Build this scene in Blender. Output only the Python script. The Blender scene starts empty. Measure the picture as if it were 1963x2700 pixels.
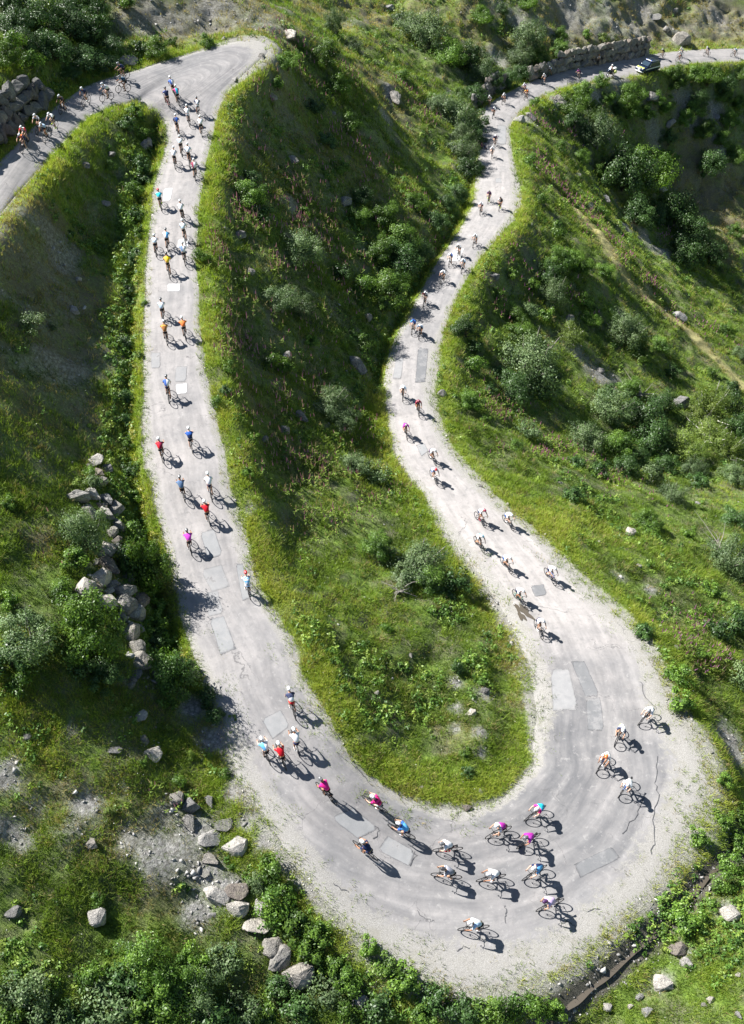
import bpy, bmesh, math, random
import numpy as np
from mathutils import Vector, Matrix
from mathutils.bvhtree import BVHTree

S = bpy.context.scene
COL = S.collection
R = math.radians
rng = np.random.default_rng(7)
random.seed(7)

# ------------------------------------------------------------------ camera, sky, sun, exposure
H0 = 90.0                      # height of the camera above the datum
PITCH = 48.0                   # degrees below the horizon
F = 2500.0                     # focal length in photograph pixels (1963 x 2700)
cam_d = bpy.data.cameras.new('camera')
cam = bpy.data.objects.new('camera', cam_d)
COL.objects.link(cam)
cam.location = (0, 0, H0)
cam.rotation_euler = (R(90 - PITCH), 0, 0)
cam_d.sensor_fit = 'VERTICAL'
cam_d.sensor_height = 36.0
cam_d.lens = 36.0 * F / 2700.0
cam_d.clip_start = 0.5
cam_d.clip_end = 3000.0
S.camera = cam

SUN_EL, SUN_AZ_OFF = 43.5, 29.0      # sun stands at image-left, a little beyond
sv = Vector((-math.cos(R(SUN_AZ_OFF)) * math.cos(R(SUN_EL)),
             math.sin(R(SUN_AZ_OFF)) * math.cos(R(SUN_EL)), math.sin(R(SUN_EL))))
W = bpy.data.worlds.new('World')
S.world = W
W.use_nodes = True
wn = W.node_tree
sky = wn.nodes.new('ShaderNodeTexSky')
sky.sky_type = 'NISHITA'
sky.sun_disc = False
sky.sun_elevation = R(SUN_EL)
sky.sun_rotation = math.atan2(sv.x, sv.y)
sky.altitude = 1800
wn.links.new(sky.outputs[0], wn.nodes['Background'].inputs[0])
wn.nodes['Background'].inputs[1].default_value = 0.055
sun_d = bpy.data.lights.new('sun', 'SUN')
sun_d.energy = 5.0
sun_d.angle = R(0.5)
sun_d.color = (1.0, 0.975, 0.935)
sun = bpy.data.objects.new('sun', sun_d)
COL.objects.link(sun)
sun.location = (-60, 40, 150)
sun.rotation_euler = (-sv).to_track_quat('-Z', 'Y').to_euler()
S.view_settings.view_transform = 'Standard'
S.view_settings.look = 'None'
S.view_settings.exposure = 1.4
S.view_settings.gamma = 1.0

# ------------------------------------------------------------------ helpers
CP, SP = math.cos(R(PITCH)), math.sin(R(PITCH))

def den(py):
    return SP + (py - 1350.0) / F * CP

def at_z(px, py, z):
    """point under a pixel whose height relative to the camera is z (negative)"""
    Z = -z / den(py)
    return (px - 981.5) / F * Z, Z * (CP - (py - 1350.0) / F * SP), z

def at_d(px, py, Z):
    return (px - 981.5) / F * Z, Z * (CP - (py - 1350.0) / F * SP), -Z * den(py)

def project(P):
    """array of relative points -> px, py, depth"""
    Z = P[:, 1] * CP - P[:, 2] * SP
    v = (-P[:, 1] * SP - P[:, 2] * CP) / np.maximum(Z, 1e-3)
    return 981.5 + F * P[:, 0] / np.maximum(Z, 1e-3), 1350 + F * v, Z

def mesh_np(name, V, Fc, smooth=False):
    """V (n,3), Fc (m,k) constant-size faces -> mesh"""
    V = np.asarray(V, np.float32); Fc = np.asarray(Fc, np.int32)
    me = bpy.data.meshes.new(name)
    k = Fc.shape[1]
    me.vertices.add(len(V)); me.vertices.foreach_set('co', V.ravel())
    me.loops.add(Fc.size); me.loops.foreach_set('vertex_index', Fc.ravel())
    me.polygons.add(len(Fc))
    me.polygons.foreach_set('loop_start', np.arange(0, Fc.size, k, dtype=np.int32))
    if smooth:
        me.polygons.foreach_set('use_smooth', np.ones(len(Fc), bool))
    me.update(calc_edges=True)
    return me

def attr(me, name, data, kind='FLOAT', domain='POINT'):
    a = me.attributes.new(name, kind, domain)
    a.data.foreach_set('color' if kind == 'FLOAT_COLOR' else 'value', np.asarray(data, np.float32).ravel())

def rgba(c):
    c = np.asarray(c, np.float32)
    return np.concatenate([c, np.ones((len(c), 1), np.float32)], 1)

def link(name, me, mat=None, parent=None):
    o = bpy.data.objects.new(name, me)
    COL.objects.link(o)
    if mat is not None:
        for m in (mat if isinstance(mat, (list, tuple)) else [mat]):
            me.materials.append(m)
    if parent is not None:
        o.parent = parent
    return o

def tag(o, label, cat, group=None):
    o['label'] = label; o['category'] = cat
    if group: o['group'] = group
    return o

def structure(name, me, mat):
    o = link(name, me, mat); o['kind'] = 'structure'; return o

class NT:
    """tiny node-tree helper"""
    def __init__(s, name):
        s.m = bpy.data.materials.new(name); s.m.use_nodes = True
        s.t = s.m.node_tree; s.b = s.t.nodes['Principled BSDF']
        s.b.inputs['Roughness'].default_value = 0.85
        s.b.inputs['Specular IOR Level'].default_value = 0.2
    def n(s, kind, **kw):
        nd = s.t.nodes.new('ShaderNode' + kind)
        for k, v in kw.items(): setattr(nd, k, v)
        return nd
    def l(s, a, b): s.t.links.new(a, b)
    def attr(s, name):
        return s.n('Attribute', attribute_name=name)
    def noise(s, scale, detail=4, rough=.6, vec=None, dim='3D'):
        n = s.n('TexNoise'); n.inputs['Scale'].default_value = scale
        n.inputs['Detail'].default_value = detail; n.inputs['Roughness'].default_value = rough
        if vec is None:
            if not hasattr(s, 'tc'): s.tc = s.n('TexCoord')
            vec = s.tc.outputs['Object']
        s.l(vec, n.inputs['Vector'])
        return n.outputs['Fac']
    def ramp(s, fac, stops, interp='LINEAR'):
        r = s.n('ValToRGB'); r.color_ramp.interpolation = interp
        e = r.color_ramp.elements
        while len(e) < len(stops): e.new(0.5)
        for el, (p, c) in zip(e, stops):
            el.position = p
            el.color = (*c, 1) if isinstance(c, (tuple, list)) else (c, c, c, 1)
        s.l(fac, r.inputs[0]); return r.outputs[0]
    def mix(s, fac, a, b, mode='MIX'):
        m = s.n('Mix', data_type='RGBA', blend_type=mode)
        for sock, v in ((m.inputs[0], fac), (m.inputs[6], a), (m.inputs[7], b)):
            if isinstance(v, (int, float)): sock.default_value = v
            elif isinstance(v, (tuple, list)): sock.default_value = (*v, 1) if len(v) == 3 else v
            else: s.l(v, sock)
        return m.outputs[2]
    def math(s, op, a, b=0.0, clamp=False):
        m = s.n('Math', operation=op, use_clamp=clamp)
        for i, v in enumerate((a, b)):
            if isinstance(v, (int, float)): m.inputs[i].default_value = v
            else: s.l(v, m.inputs[i])
        return m.outputs[0]
    def color(s, c):
        if isinstance(c, (tuple, list)): s.b.inputs['Base Color'].default_value = (*c, 1)
        else: s.l(c, s.b.inputs['Base Color'])
        return s
    def bump(s, h, strength=.5, dist=.05):
        b = s.n('Bump'); b.inputs['Strength'].default_value = strength; b.inputs['Distance'].default_value = dist
        s.l(h, b.inputs['Height']); s.l(b.outputs[0], s.b.inputs['Normal']); return s

def plain(name, c, rough=.6, metal=0.0, spec=.3, var=.12):
    t = NT(name)
    f = t.noise(9.0, 3)
    t.color(t.mix(f, tuple(x * (1 - var) for x in c), tuple(min(1, x * (1 + var)) for x in c)))
    t.b.inputs['Roughness'].default_value = rough; t.b.inputs['Metallic'].default_value = metal
    t.b.inputs['Specular IOR Level'].default_value = spec
    return t.m

def foliage_mat(name, trans=.25, rough=.55):
    t = NT(name)
    a = t.attr('Col'); oi = t.n('ObjectInfo')
    v = t.ramp(oi.outputs['Random'], [(0, .72), (1, 1.25)])
    c = t.mix(1.0, a.outputs['Color'], v, 'MULTIPLY')
    t.color(c); t.b.inputs['Roughness'].default_value = rough
    t.b.inputs['Specular IOR Level'].default_value = .35
    tr = t.n('BsdfTranslucent'); t.l(t.mix(1.0, c, (1.25, 1.35, .6), 'MULTIPLY'), tr.inputs[0])
    mx = t.n('MixShader'); mx.inputs[0].default_value = trans
    t.l(t.b.outputs[0], mx.inputs[1]); t.l(tr.outputs[0], mx.inputs[2])
    t.l(mx.outputs[0], t.t.nodes['Material Output'].inputs[0])
    return t.m

def fbm(x, y, scale, octs=4, seed=0):
    """value noise, vectorised"""
    r = np.random.default_rng(seed); T = r.random((256, 256)).astype(np.float32)
    out = np.zeros_like(x); amp = 1.0; tot = 0
    for o in range(octs):
        u = x / scale * 2 ** o + 17.3 * o; v = y / scale * 2 ** o + 9.1 * o
        iu = np.floor(u).astype(int); iv = np.floor(v).astype(int)
        fu = u - iu; fv = v - iv
        fu = fu * fu * (3 - 2 * fu); fv = fv * fv * (3 - 2 * fv)
        a = T[iu % 256, iv % 256]; b = T[(iu + 1) % 256, iv % 256]
        c = T[iu % 256, (iv + 1) % 256]; d = T[(iu + 1) % 256, (iv + 1) % 256]
        out += amp * ((a * (1 - fu) + b * fu) * (1 - fv) + (c * (1 - fu) + d * fu) * fv)
        tot += amp; amp *= .55
    return out / tot

# ------------------------------------------------------------------ the road, station by station
# (uphill edge x,y), (other edge x,y) in photograph pixels, height, gravel margin A, gravel margin B, pale, dark
ST = [
 ((2060,128),(2060,155),-71.5,.3,.3,.6,0),
 ((1963,130),(1963,160),-70.3,.3,.3,.6,0), ((1845,132),(1850,164),-69.1,.3,.3,.6,0), ((1755,140),(1765,176),-68.1,.3,.3,.6,0),
 ((1666,152),(1680,197),-67.1,.3,.4,.6,0), ((1577,167),(1590,207),-66,.3,.4,.5,0), ((1500,179),(1516,220),-65,.3,.3,.5,0),
 ((1434,202),(1452,242),-64.2,.3,.3,.5,0), ((1369,232),(1400,271),-63.4,.3,.3,.6,0), ((1315,262),(1362,300),-62.7,.2,.3,.6,0),
 ((1277,292),(1342,330),-62.1,.2,.3,.6,0), ((1265,333),(1339,352),-61.7,.2,.3,.6,0), ((1268,387),(1345,405),-61.2,.2,.3,.7,0),
 ((1265,458),(1354,464),-60.5,.2,.5,.8,0), ((1256,518),(1360,524),-59.9,.2,.8,.8,0), ((1238,566),(1351,566),-59.5,.2,.6,.7,0),
 ((1208,619),(1315,613),-59.1,.2,.4,.6,0), ((1155,697),(1262,680),-58.7,.2,.3,.5,0), ((1113,769),(1206,765),-58.3,.2,.3,.4,0),
 ((1089,823),(1180,825),-58,.2,.3,.4,0), ((1065,870),(1163,875),-57.7,.2,.3,.4,.2), ((1039,942),(1143,945),-57.3,.3,.7,.6,.2),
 ((1027,1019),(1134,1030),-56.9,.3,.7,.8,0), ((1030,1097),(1149,1105),-56.4,.3,.6,.9,0), ((1042,1174),(1175,1174),-55.9,.4,.6,1,0),
 ((1071,1234),(1226,1236),-55.4,.4,.7,1,0), ((1119,1299),(1280,1297),-54.9,.4,.7,1,0), ((1146,1347),(1324,1345),-54.5,.5,.7,1,0),
 ((1179,1390),(1375,1385),-54.1,.7,.6,1,0), ((1220,1449),(1440,1440),-53.7,.8,.6,1,0), ((1268,1509),(1506,1505),-53.3,.8,.7,1,0),
 ((1316,1574),(1566,1565),-53,1.0,.9,1,0), ((1358,1650),(1625,1625),-52.6,.9,1.1,.9,.15), ((1385,1717),(1691,1700),-52.2,.7,1.3,.75,.5),
 ((1405,1783),(1726,1775),-51.9,1.1,1.4,.55,.8), ((1423,1866),(1762,1870),-51.5,1.0,1.8,.45,1), ((1415,1956),(1815,1949),-51.2,.6,2.2,.35,1),
 ((1417,2010),(1857,2050),-50.9,.4,2.6,.3,1), ((1393,2050),(1820,2150),-50.7,.4,2.6,.3,1), ((1339,2101),(1744,2280),-50.4,.4,2.2,.25,1),
 ((1268,2128),(1667,2380),-50.1,.5,1.8,.25,.8), ((1191,2140),(1480,2545),-49.9,.6,2.2,.3,.6), ((1101,2119),(1230,2590),-49.6,.4,2.6,.35,.5),
 ((1042,2096),(1050,2520),-49.3,.3,2.0,.35,.5), ((982,2058),(925,2420),-48.9,.3,1.5,.4,.5), ((929,2012),(815,2305),-48.4,.3,1.1,.4,.4),
 ((893,1961),(715,2170),-48,.3,1.0,.4,.3), ((864,1914),(645,2060),-47.7,.3,.9,.4,.3), ((822,1836),(605,1945),-47.4,.3,.7,.4,.2),
 ((780,1759),(568,1850),-47.2,.4,.5,.45,.1), ((750,1681),(525,1735),-47,.4,.3,.5,.1), ((715,1610),(490,1630),-46.8,.4,.3,.55,0),
 ((673,1545),(470,1550),-46.6,.5,.3,.6,0), ((650,1480),(457,1485),-46.3,.5,.3,.6,0), ((625,1378),(430,1380),-45.9,.5,.3,.7,0),
 ((602,1305),(408,1305),-45.5,.4,.4,.75,0), ((587,1234),(396,1222),-45.1,.3,.4,.75,0), ((572,1156),(388,1144),-44.8,.3,.4,.7,0),
 ((557,1085),(388,1067),-44.5,.3,.3,.7,0), ((539,1007),(387,1007),-44.2,.3,.3,.7,0), ((530,936),(386,918),-43.85,.3,.3,.65,0),
 ((521,858),(387,829),-43.5,.3,.3,.65,0), ((517,769),(390,739),-43.1,.2,.3,.65,0), ((513,690),(396,662),-42.7,.2,.3,.7,0),
 ((518,596),(399,596),-42.3,.2,.3,.75,0), ((524,524),(411,518),-41.9,.2,.3,.75,0), ((536,453),(426,447),-41.5,.2,.3,.75,0),
 ((551,387),(444,369),-41.1,.2,.3,.7,0), ((566,322),(441,322),-40.8,.2,.3,.6,.2), ((583,258),(425,300),-40.4,.3,.4,.5,.4),
 ((640,195),(411,286),-40.1,.9,.4,.45,.5), ((705,131),(395,278),-39.9,2.2,.5,.4,.5), ((655,107),(380,272),-39.8,1.5,.5,.4,.5),
 ((566,125),(365,268),-39.7,.6,.4,.4,.5), ((476,152),(350,268),-39.5,.4,.3,.4,.5), ((387,179),(330,272),-39.3,.3,.3,.4,.4),
 ((322,199),(298,280),-39,.2,.2,.4,.3), ((238,226),(238,304),-38.6,.2,.2,.4,.2), ((179,262),(173,363),-38,.2,.2,.5,.1),
 ((119,310),(107,441),-37.5,.2,.2,.55,0), ((71,357),(48,506),-37,.2,.2,.6,0), ((0,432),(0,566),-36.5,.2,.2,.6,0),
 ((-90,520),(-90,660),-35.9,.2,.2,.6,0), ((-200,630),(-200,790),-35.3,.2,.2,.6,0)]
ST = [(*q[:4], q[4] * (.72 if q[4] > 1.2 else 1.0), *q[5:]) for q in ST]
nst = len(ST)
def lift_far(i):
    return 2.0 * math.exp(-((i - 20) / 6.5) ** 2)
ST = [(*s[:2], s[2] + lift_far(i), *s[3:]) for i, s in enumerate(ST)]
EA = np.array([at_z(*s[0], s[2]) for s in ST]); EB = np.array([at_z(*s[1], s[2]) for s in ST])
PR = np.array([s[3:7] for s in ST], float)

def catmull(P, sub):
    n = len(P); out = []
    for i in range(n - 1):
        p0, p1, p2, p3 = P[max(i - 1, 0)], P[i], P[i + 1], P[min(i + 2, n - 1)]
        for k in range(sub):
            t = k / sub
            out.append(.5 * ((2 * p1) + (-p0 + p2) * t + (2 * p0 - 5 * p1 + 4 * p2 - p3) * t * t + (-p0 + 3 * p1 - 3 * p2 + p3) * t ** 3))
    out.append(P[-1]); return np.array(out)

SUB = 8
A = catmull(EA, SUB); B = catmull(EB, SUB)
lin = np.linspace(0, nst - 1, len(A))
PRd = np.stack([np.interp(lin, np.arange(nst), PR[:, k]) for k in range(4)], 1)
wob = lambda n, s: (fbm(np.arange(n) * 1.0, np.full(n, 3.0 * s), 9, 3, s) - .5)[:, None]
dirv = (B - A); wid = np.linalg.norm(dirv, axis=1, keepdims=True); dirv /= wid
A = A + dirv * wob(len(A), 1) * .5; B = B + dirv * wob(len(B), 2) * .5
wid = np.linalg.norm(B - A, axis=1)
mid = (A + B) / 2
slen = np.concatenate([[0], np.cumsum(np.linalg.norm(np.diff(mid, axis=0), axis=1))])

# ------------------------------------------------------------------ the terrain: one sheet fitted through surveyed points
CZ = [(0,600,-37.5),(150,620,-40.9),(250,650,-42.4),(320,620,-43.0),(0,800,-38),(150,800,-40.9),(260,800,-42.7),
 (0,1000,-38.6),(150,1000,-41.2),(280,1000,-43.9),(0,1200,-39.7),(150,1200,-42.2),(290,1200,-44.7),(0,1400,-41),(200,1400,-42.2),(330,1400,-45.2),
 (0,1650,-40.9),(250,1650,-42.4),(400,1700,-46.2),(0,1900,-43),(300,1900,-45),(450,1900,-46.6),(0,2300,-44.8),(300,2300,-46.4),(550,2250,-47.7),
 (0,2690,-45.8),(400,2690,-48.3),(800,2690,-50.6),(200,480,-39.6),(100,520,-37.3),(300,400,-40.4),(330,500,-41.9),
 (800,700,-48.6),(650,500,-44.2),(800,500,-47.6),(1000,500,-52),(1150,500,-56.4),(650,300,-42.6),(800,300,-46.0),(650,900,-46.2),(800,900,-49.5),(950,900,-53.3),
 (700,1200,-48),(850,1200,-51),(970,1200,-53.6),(800,1450,-48.8),(1000,1450,-50.6),(1120,1450,-52.2),(950,1750,-48.6),(1150,1750,-50.2),(1300,1750,-51.5),(1000,2000,-49.4),(1200,2050,-50.2),
 (1500,1400,-55),(1700,1400,-59),(1963,1400,-63),(1750,1650,-54),(1963,1650,-57),(1850,1800,-53.4),(1963,1950,-54),(1900,2100,-52.8),
 (1350,1200,-57),(1550,1200,-62.5),(1750,1200,-68),(1963,1200,-70.5),(1250,1000,-57.6),(1400,1000,-61.2),(1600,1000,-67),(1800,1000,-73),(1963,1020,-76),
 (1300,800,-59.2),(1450,800,-62.8),(1650,800,-68.5),(1800,810,-75),(1400,650,-60),(1550,650,-64.2),(1680,700,-70.5),(1420,560,-60.4),(1520,560,-66),(1440,490,-62.3),
 (1963,2230,-51.6),(1850,2330,-51.4),(1700,2480,-51.2),(1600,2570,-51.2),(1480,2660,-51.2),(1620,2480,-50.6),(1963,2350,-50.5),(1900,2500,-50.3),(1800,2690,-50.4),(1963,2690,-49.6),(1200,2690,-50.9),(1000,2620,-50.3)]
CD = [(0,360,75.6),(0,225,77.6),(0,100,82.5),(0,0,88.5),(130,270,81.5),(120,200,84),(130,100,88),(130,0,93),(250,170,89.5),(250,60,94),(250,0,95),(330,150,91),(400,120,93.5),(400,0,97),
 (540,90,98),(540,0,100),(650,85,98.5),(720,110,98),(760,140,100),(830,100,106),(700,20,116),(800,40,125),(900,200,106.3),(1000,300,113),(1100,300,122),(1200,350,124),(1205,280,129),(1100,200,131),(1000,130,128),
 (950,60,138),(1230,180,140),(1200,100,143),(1100,60,142),(1050,0,146),(850,0,135),(750,0,125),(1250,0,147),(1300,230,140.5),(1300,150,145),(1300,60,149),
 (1420,150,149),(1420,100,150.5),(1420,0,153.5),(1600,120,157.5),(1600,60,159.5),(1600,0,162),(1750,100,165),(1750,0,168.5),(1960,100,172),(1960,0,176.5),
 (1500,450,133),(1600,500,143.5),(1700,580,147),(1800,650,149),(1900,750,147.6),(1963,850,144),(1500,330,141.3),(1600,330,148.6),(1750,330,157.5),(1900,330,162.5),(1963,250,168),(1600,250,151.8),
 (1750,450,159.5),(1900,450,162),(1963,600,158.6),(1850,550,158)]
CW = [(-45,40,-25),(-45,90,-21),(-45,150,-20),(80,60,-86),(100,110,-95),(110,170,-86),(0,200,-36),(60,210,-46),(100,215,-56),(-30,0,-42),(30,0,-55),(50,20,-66),(52,42,-75),(-45,0,-36),(0,-10,-53),(-20,200,-28)]
ctrl = np.array([at_z(*c) for c in CZ] + [at_d(*c) for c in CD] + CW + [tuple(p) for p in A[::6]] + [tuple(p) for p in B[::6]])
def tps_fit(P, lam=.35):
    n = len(P); XY = P[:, :2] / 50
    d2 = ((XY[:, None] - XY[None]) ** 2).sum(-1)
    K = np.where(d2 > 0, .5 * d2 * np.log(np.maximum(d2, 1e-12)), 0) + np.eye(n) * lam * .01
    Q = np.concatenate([np.ones((n, 1)), XY], 1)
    M = np.block([[K, Q], [Q.T, np.zeros((3, 3))]])
    return XY, np.linalg.solve(M, np.concatenate([P[:, 2], np.zeros(3)]))
TXY, TW = tps_fit(ctrl)
def tps(x, y):
    out = np.empty(x.size)
    xf, yf = x.ravel() / 50, y.ravel() / 50
    for i in range(0, x.size, 20000):
        d2 = (xf[i:i + 20000, None] - TXY[None, :, 0]) ** 2 + (yf[i:i + 20000, None] - TXY[None, :, 1]) ** 2
        out[i:i + 20000] = (.5 * d2 * np.log(np.maximum(d2, 1e-12))) @ TW[:-3] + TW[-3] + TW[-2] * xf[i:i + 20000] + TW[-1] * yf[i:i + 20000]
    return out.reshape(x.shape)

STEP = .29
def axis(lo, hi, end):
    core = np.arange(lo, hi, STEP); g = STEP * 1.35 ** np.arange(1, 40)
    cs = np.cumsum(g); cs = cs[cs < end]
    return np.concatenate([(lo - cs)[::-1], core, core[-1] + cs])
GX = axis(-34, 74, 700); GY = axis(2, 186, 700)
XX, YY = np.meshgrid(GX, GY)
cx = np.clip(XX, -45, 95); cy = np.clip(YY, -5, 205)
ZT = tps(cx, cy)
ox = XX - cx; oy = YY - cy
ZT += np.where(ox < 0, -ox * .55, 0) - np.where(ox > 0, 30 * (1 - np.exp(-ox / 60)), 0) + np.where(ox > 90, (ox - 90) * .5, 0) + np.where(oy > 0, oy * .45, 0) + np.where(oy < 0, oy * .1, 0)

# distance to the carriageway
def edge_dist(x, y, E):
    best = np.full(x.size, 1e9, np.float32); zi = np.zeros(x.size, np.float32); ii = np.zeros(x.size, np.int32)
    xf = x.ravel().astype(np.float32); yf = y.ravel().astype(np.float32)
    a = E[:-1].astype(np.float32); d = (E[1:] - E[:-1]).astype(np.float32); L2 = np.maximum((d[:, :2] ** 2).sum(1), 1e-6)
    for i in range(0, x.size, 4000):
        px = xf[i:i + 4000, None] - a[None, :, 0]; py = yf[i:i + 4000, None] - a[None, :, 1]
        t = np.clip((px * d[None, :, 0] + py * d[None, :, 1]) / L2, 0, 1)
        q = (px - t * d[None, :, 0]) ** 2 + (py - t * d[None, :, 1]) ** 2
        k = q.argmin(1); r = np.arange(len(k))
        best[i:i + 4000] = np.sqrt(q[r, k]); zi[i:i + 4000] = a[k, 2] + t[r, k] * d[k, 2]; ii[i:i + 4000] = k
    return best.reshape(x.shape), zi.reshape(x.shape), ii.reshape(x.shape)

def inside(x, y, poly):
    xf = x.ravel(); yf = y.ravel(); r = np.zeros(x.size, bool)
    x0, y0 = poly[:, 0], poly[:, 1]; x1, y1 = np.roll(x0, -1), np.roll(y0, -1)
    for i in range(0, x.size, 4000):
        X = xf[i:i + 4000, None]; Y = yf[i:i + 4000, None]
        c = ((y0 > Y) != (y1 > Y)) & (X < (x1 - x0) * (Y - y0) / np.where(y1 == y0, 1e-9, y1 - y0) + x0)
        r[i:i + 4000] = c.sum(1) % 2 == 1
    return r.reshape(x.shape)

POLY = np.concatenate([A[:, :2], B[::-1, :2]])
def near_mask(x, y):
    return (x > -34) & (x < 75) & (y > 2) & (y < 186)
nm = near_mask(XX, YY)
xs, ys = XX[nm], YY[nm]
dA, zA, iA = edge_dist(xs, ys, A); dB, zB, iB = edge_dist(xs, ys, B)
ins = inside(xs, ys, POLY)
dd = np.minimum(dA, dB); zr = np.where(dA < dB, zA, zB)
wA, wB = 1 / (dA + .05), 1 / (dB + .05)
zin = (zA * wA + zB * wB) / (wA + wB)
z = ZT[nm]
left_dn = (dA < dB) & (iA / SUB > 49.5) & (iA / SUB < 70); right_dn = (dB < dA) & (iB / SUB > 5) & (iB / SUB < 34)
far_ = np.clip((ys - 75) / 60, 0, 1)
rough = (fbm(xs, ys, 8, 4, 3) - .5) * (1.6 + 1.3 * far_) + (fbm(xs, ys, 2.1, 4, 5) - .5) * (1.0 + .6 * far_)
roughw = np.clip((dd - .7) / 2.5, 0, 1)
z = z + rough * roughw
bl = np.clip((dd - np.where(left_dn | right_dn, 1.0, .7)) / 2.6, 0, 1); bl = bl * bl * (3 - 2 * bl)
z = zr * (1 - bl) + z * bl - .01
# ditches on the uphill side of both straights
stA = iA / SUB
left_ditch = (dB < dA) & (iB / SUB > 49.5) & (iB / SUB < 69.5)
z = z - np.where(left_ditch, .75 * np.exp(-((dd - 1.35) / .5) ** 2), 0)
right_ditch = (dA < dB) & (stA > 8) & (stA < 22)
z = z - np.where(right_ditch, .7 * np.exp(-((dd - 1.1) / .45) ** 2), 0)
# the stream bed outside the lower bend
stream_px = [(2150,2080,-51.6),(1963,2225,-51.6),(1905,2280,-51.5),(1850,2332,-51.4),(1790,2400,-51.3),(1700,2488,-51.2),(1600,2578,-51.2),(1540,2628,-51.3),(1480,2670,-51.4),(1400,2745,-51.7)]
STREAM = catmull(np.array([at_z(*p) for p in stream_px]), 10)
dS, zS, iS = edge_dist(xs, ys, STREAM)
z = z - .38 * np.exp(-(dS / .75) ** 2)
z = np.where(ins, zin - .07 - .18 * np.clip((dd - .15) / .9, 0, 1), z)
ZT[nm] = z
ZS = ZT.copy(); ZS[nm] = np.where(ins, zin + .03, z)
ny, nx = XX.shape
idx = np.arange(nx * ny).reshape(ny, nx)
quads = np.stack([idx[:-1, :-1], idx[:-1, 1:], idx[1:, 1:], idx[1:, :-1]], -1).reshape(-1, 4)
TV = np.stack([XX, YY, ZT + H0], -1).reshape(-1, 3)
def height(x, y, T=None):
    Zg = ZT if T is None else T
    i = np.clip(np.searchsorted(GX, x) - 1, 0, nx - 2); j = np.clip(np.searchsorted(GY, y) - 1, 0, ny - 2)
    fx = (x - GX[i]) / (GX[i + 1] - GX[i]); fy = (y - GY[j]) / (GY[j + 1] - GY[j])
    return (Zg[j, i] * (1 - fx) + Zg[j, i + 1] * fx) * (1 - fy) + (Zg[j + 1, i] * (1 - fx) + Zg[j + 1, i + 1] * fx) * fy
m0 = mesh_np('ground', TV, quads, True)
sel = (TV[:, 0] > -60) & (TV[:, 0] < 140) & (TV[:, 1] > -20) & (TV[:, 1] < 300)
qs = quads[sel[quads].all(1)]
BVH = BVHTree.FromPolygons(TV.tolist(), qs.tolist(), all_triangles=False)
CAMP = Vector((0, 0, H0))
def ray(px, py):
    return Vector(((px - 981.5) / F, CP - (py - 1350) / F * SP, -(SP + (py - 1350) / F * CP))).normalized()
def hit(px, py):
    """ground point under a pixel (world)"""
    h = BVH.ray_cast(CAMP, ray(px, py))[0]
    return h if h is not None else Vector(at_d(px, py, 150)) + Vector((0, 0, H0))
def scale_at(p):
    """photograph pixels per metre at world point p"""
    return F / (p[1] * CP - (p[2] - H0) * SP)

# ---- what covers the ground, as fixed patches in metres
SCREE = [(480,2240,60,.9),(545,2300,50,.9),(600,2345,45,.9),(1250,120,50,.5),(1350,40,60,.6),(1700,30,60,.8),(1900,60,80,.7),(1780,90,50,.8),(1480,100,50,.7),(560,20,60,.7),(640,30,60,.6),(760,30,60,.5),(930,60,60,.5),(200,2180,60,.5),(350,2230,50,.6),(440,2160,40,.5),(560,2310,35,.7),(330,2060,30,.5),(100,2120,30,.5),(435,36,70,.8),(595,36,80,.8),(506,60,60,.8),(340,60,60,.5),(700,60,60,.7),(36,655,100,.75),(119,643,80,.7),(24,600,50,.7),(226,430,25,.5),(60,740,120,.7),(150,800,100,.7),(180,890,90,.7),(208,980,60,.5),(90,900,90,.5),
 (226,2125,45,1),(417,2262,70,1),(518,2196,45,1),(18,2196,40,1),(518,2405,40,1),(12,2054,40,1),(60,2226,40,.8),(30,2015,30,.8),(185,1925,20,.8),(506,1866,35,.9),(554,1955,35,.9),
 (613,2089,26,1),(649,2167,26,1),(697,2220,26,1),(740,2285,22,.9),(1631,1526,25,.9),(1714,1553,18,.9),(1280,1830,24,.9),(1202,1800,18,.8),(1202,1866,20,.8),(1200,1920,14,.8),(1268,1931,18,.9),(1270,1985,14,.8),(994,1473,20,.7),(1911,1943,50,1),(1934,1985,40,1),(1900,1900,25,.8),
 (1910,2399,32,.9),(1797,2506,28,.9),(1750,2583,26,.9),(1700,2600,20,.6),(1577,983,45,.9),(1625,1007,40,.9),(1518,936,30,.7),(1290,733,22,.6),
 (1315,167,30,.8),(1190,250,30,.9),(1150,200,25,.6),(1518,36,80,.9),(1607,54,90,.9),(1666,71,60,.8),(1450,60,50,.6),(1400,90,30,.7),(1800,50,60,.5),(1637,220,40,.7),(1560,235,30,.6),(1720,333,40,.7),(1892,298,30,.7),(1910,387,30,.7),(1800,300,40,.4),
 (1393,315,26,1),(1460,262,24,.8),(1696,625,45,1),(1732,655,40,1),(1640,585,25,.8),(1030,250,25,.8),(1010,300,20,.6),(1560,540,16,.6),(690,110,40,.9),(655,165,25,1),(735,175,22,.8),(780,560,30,.5),(660,1340,20,.6),(1130,1480,14,.7),(1310,1590,18,.8),(1340,1640,18,.9)]
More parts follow.
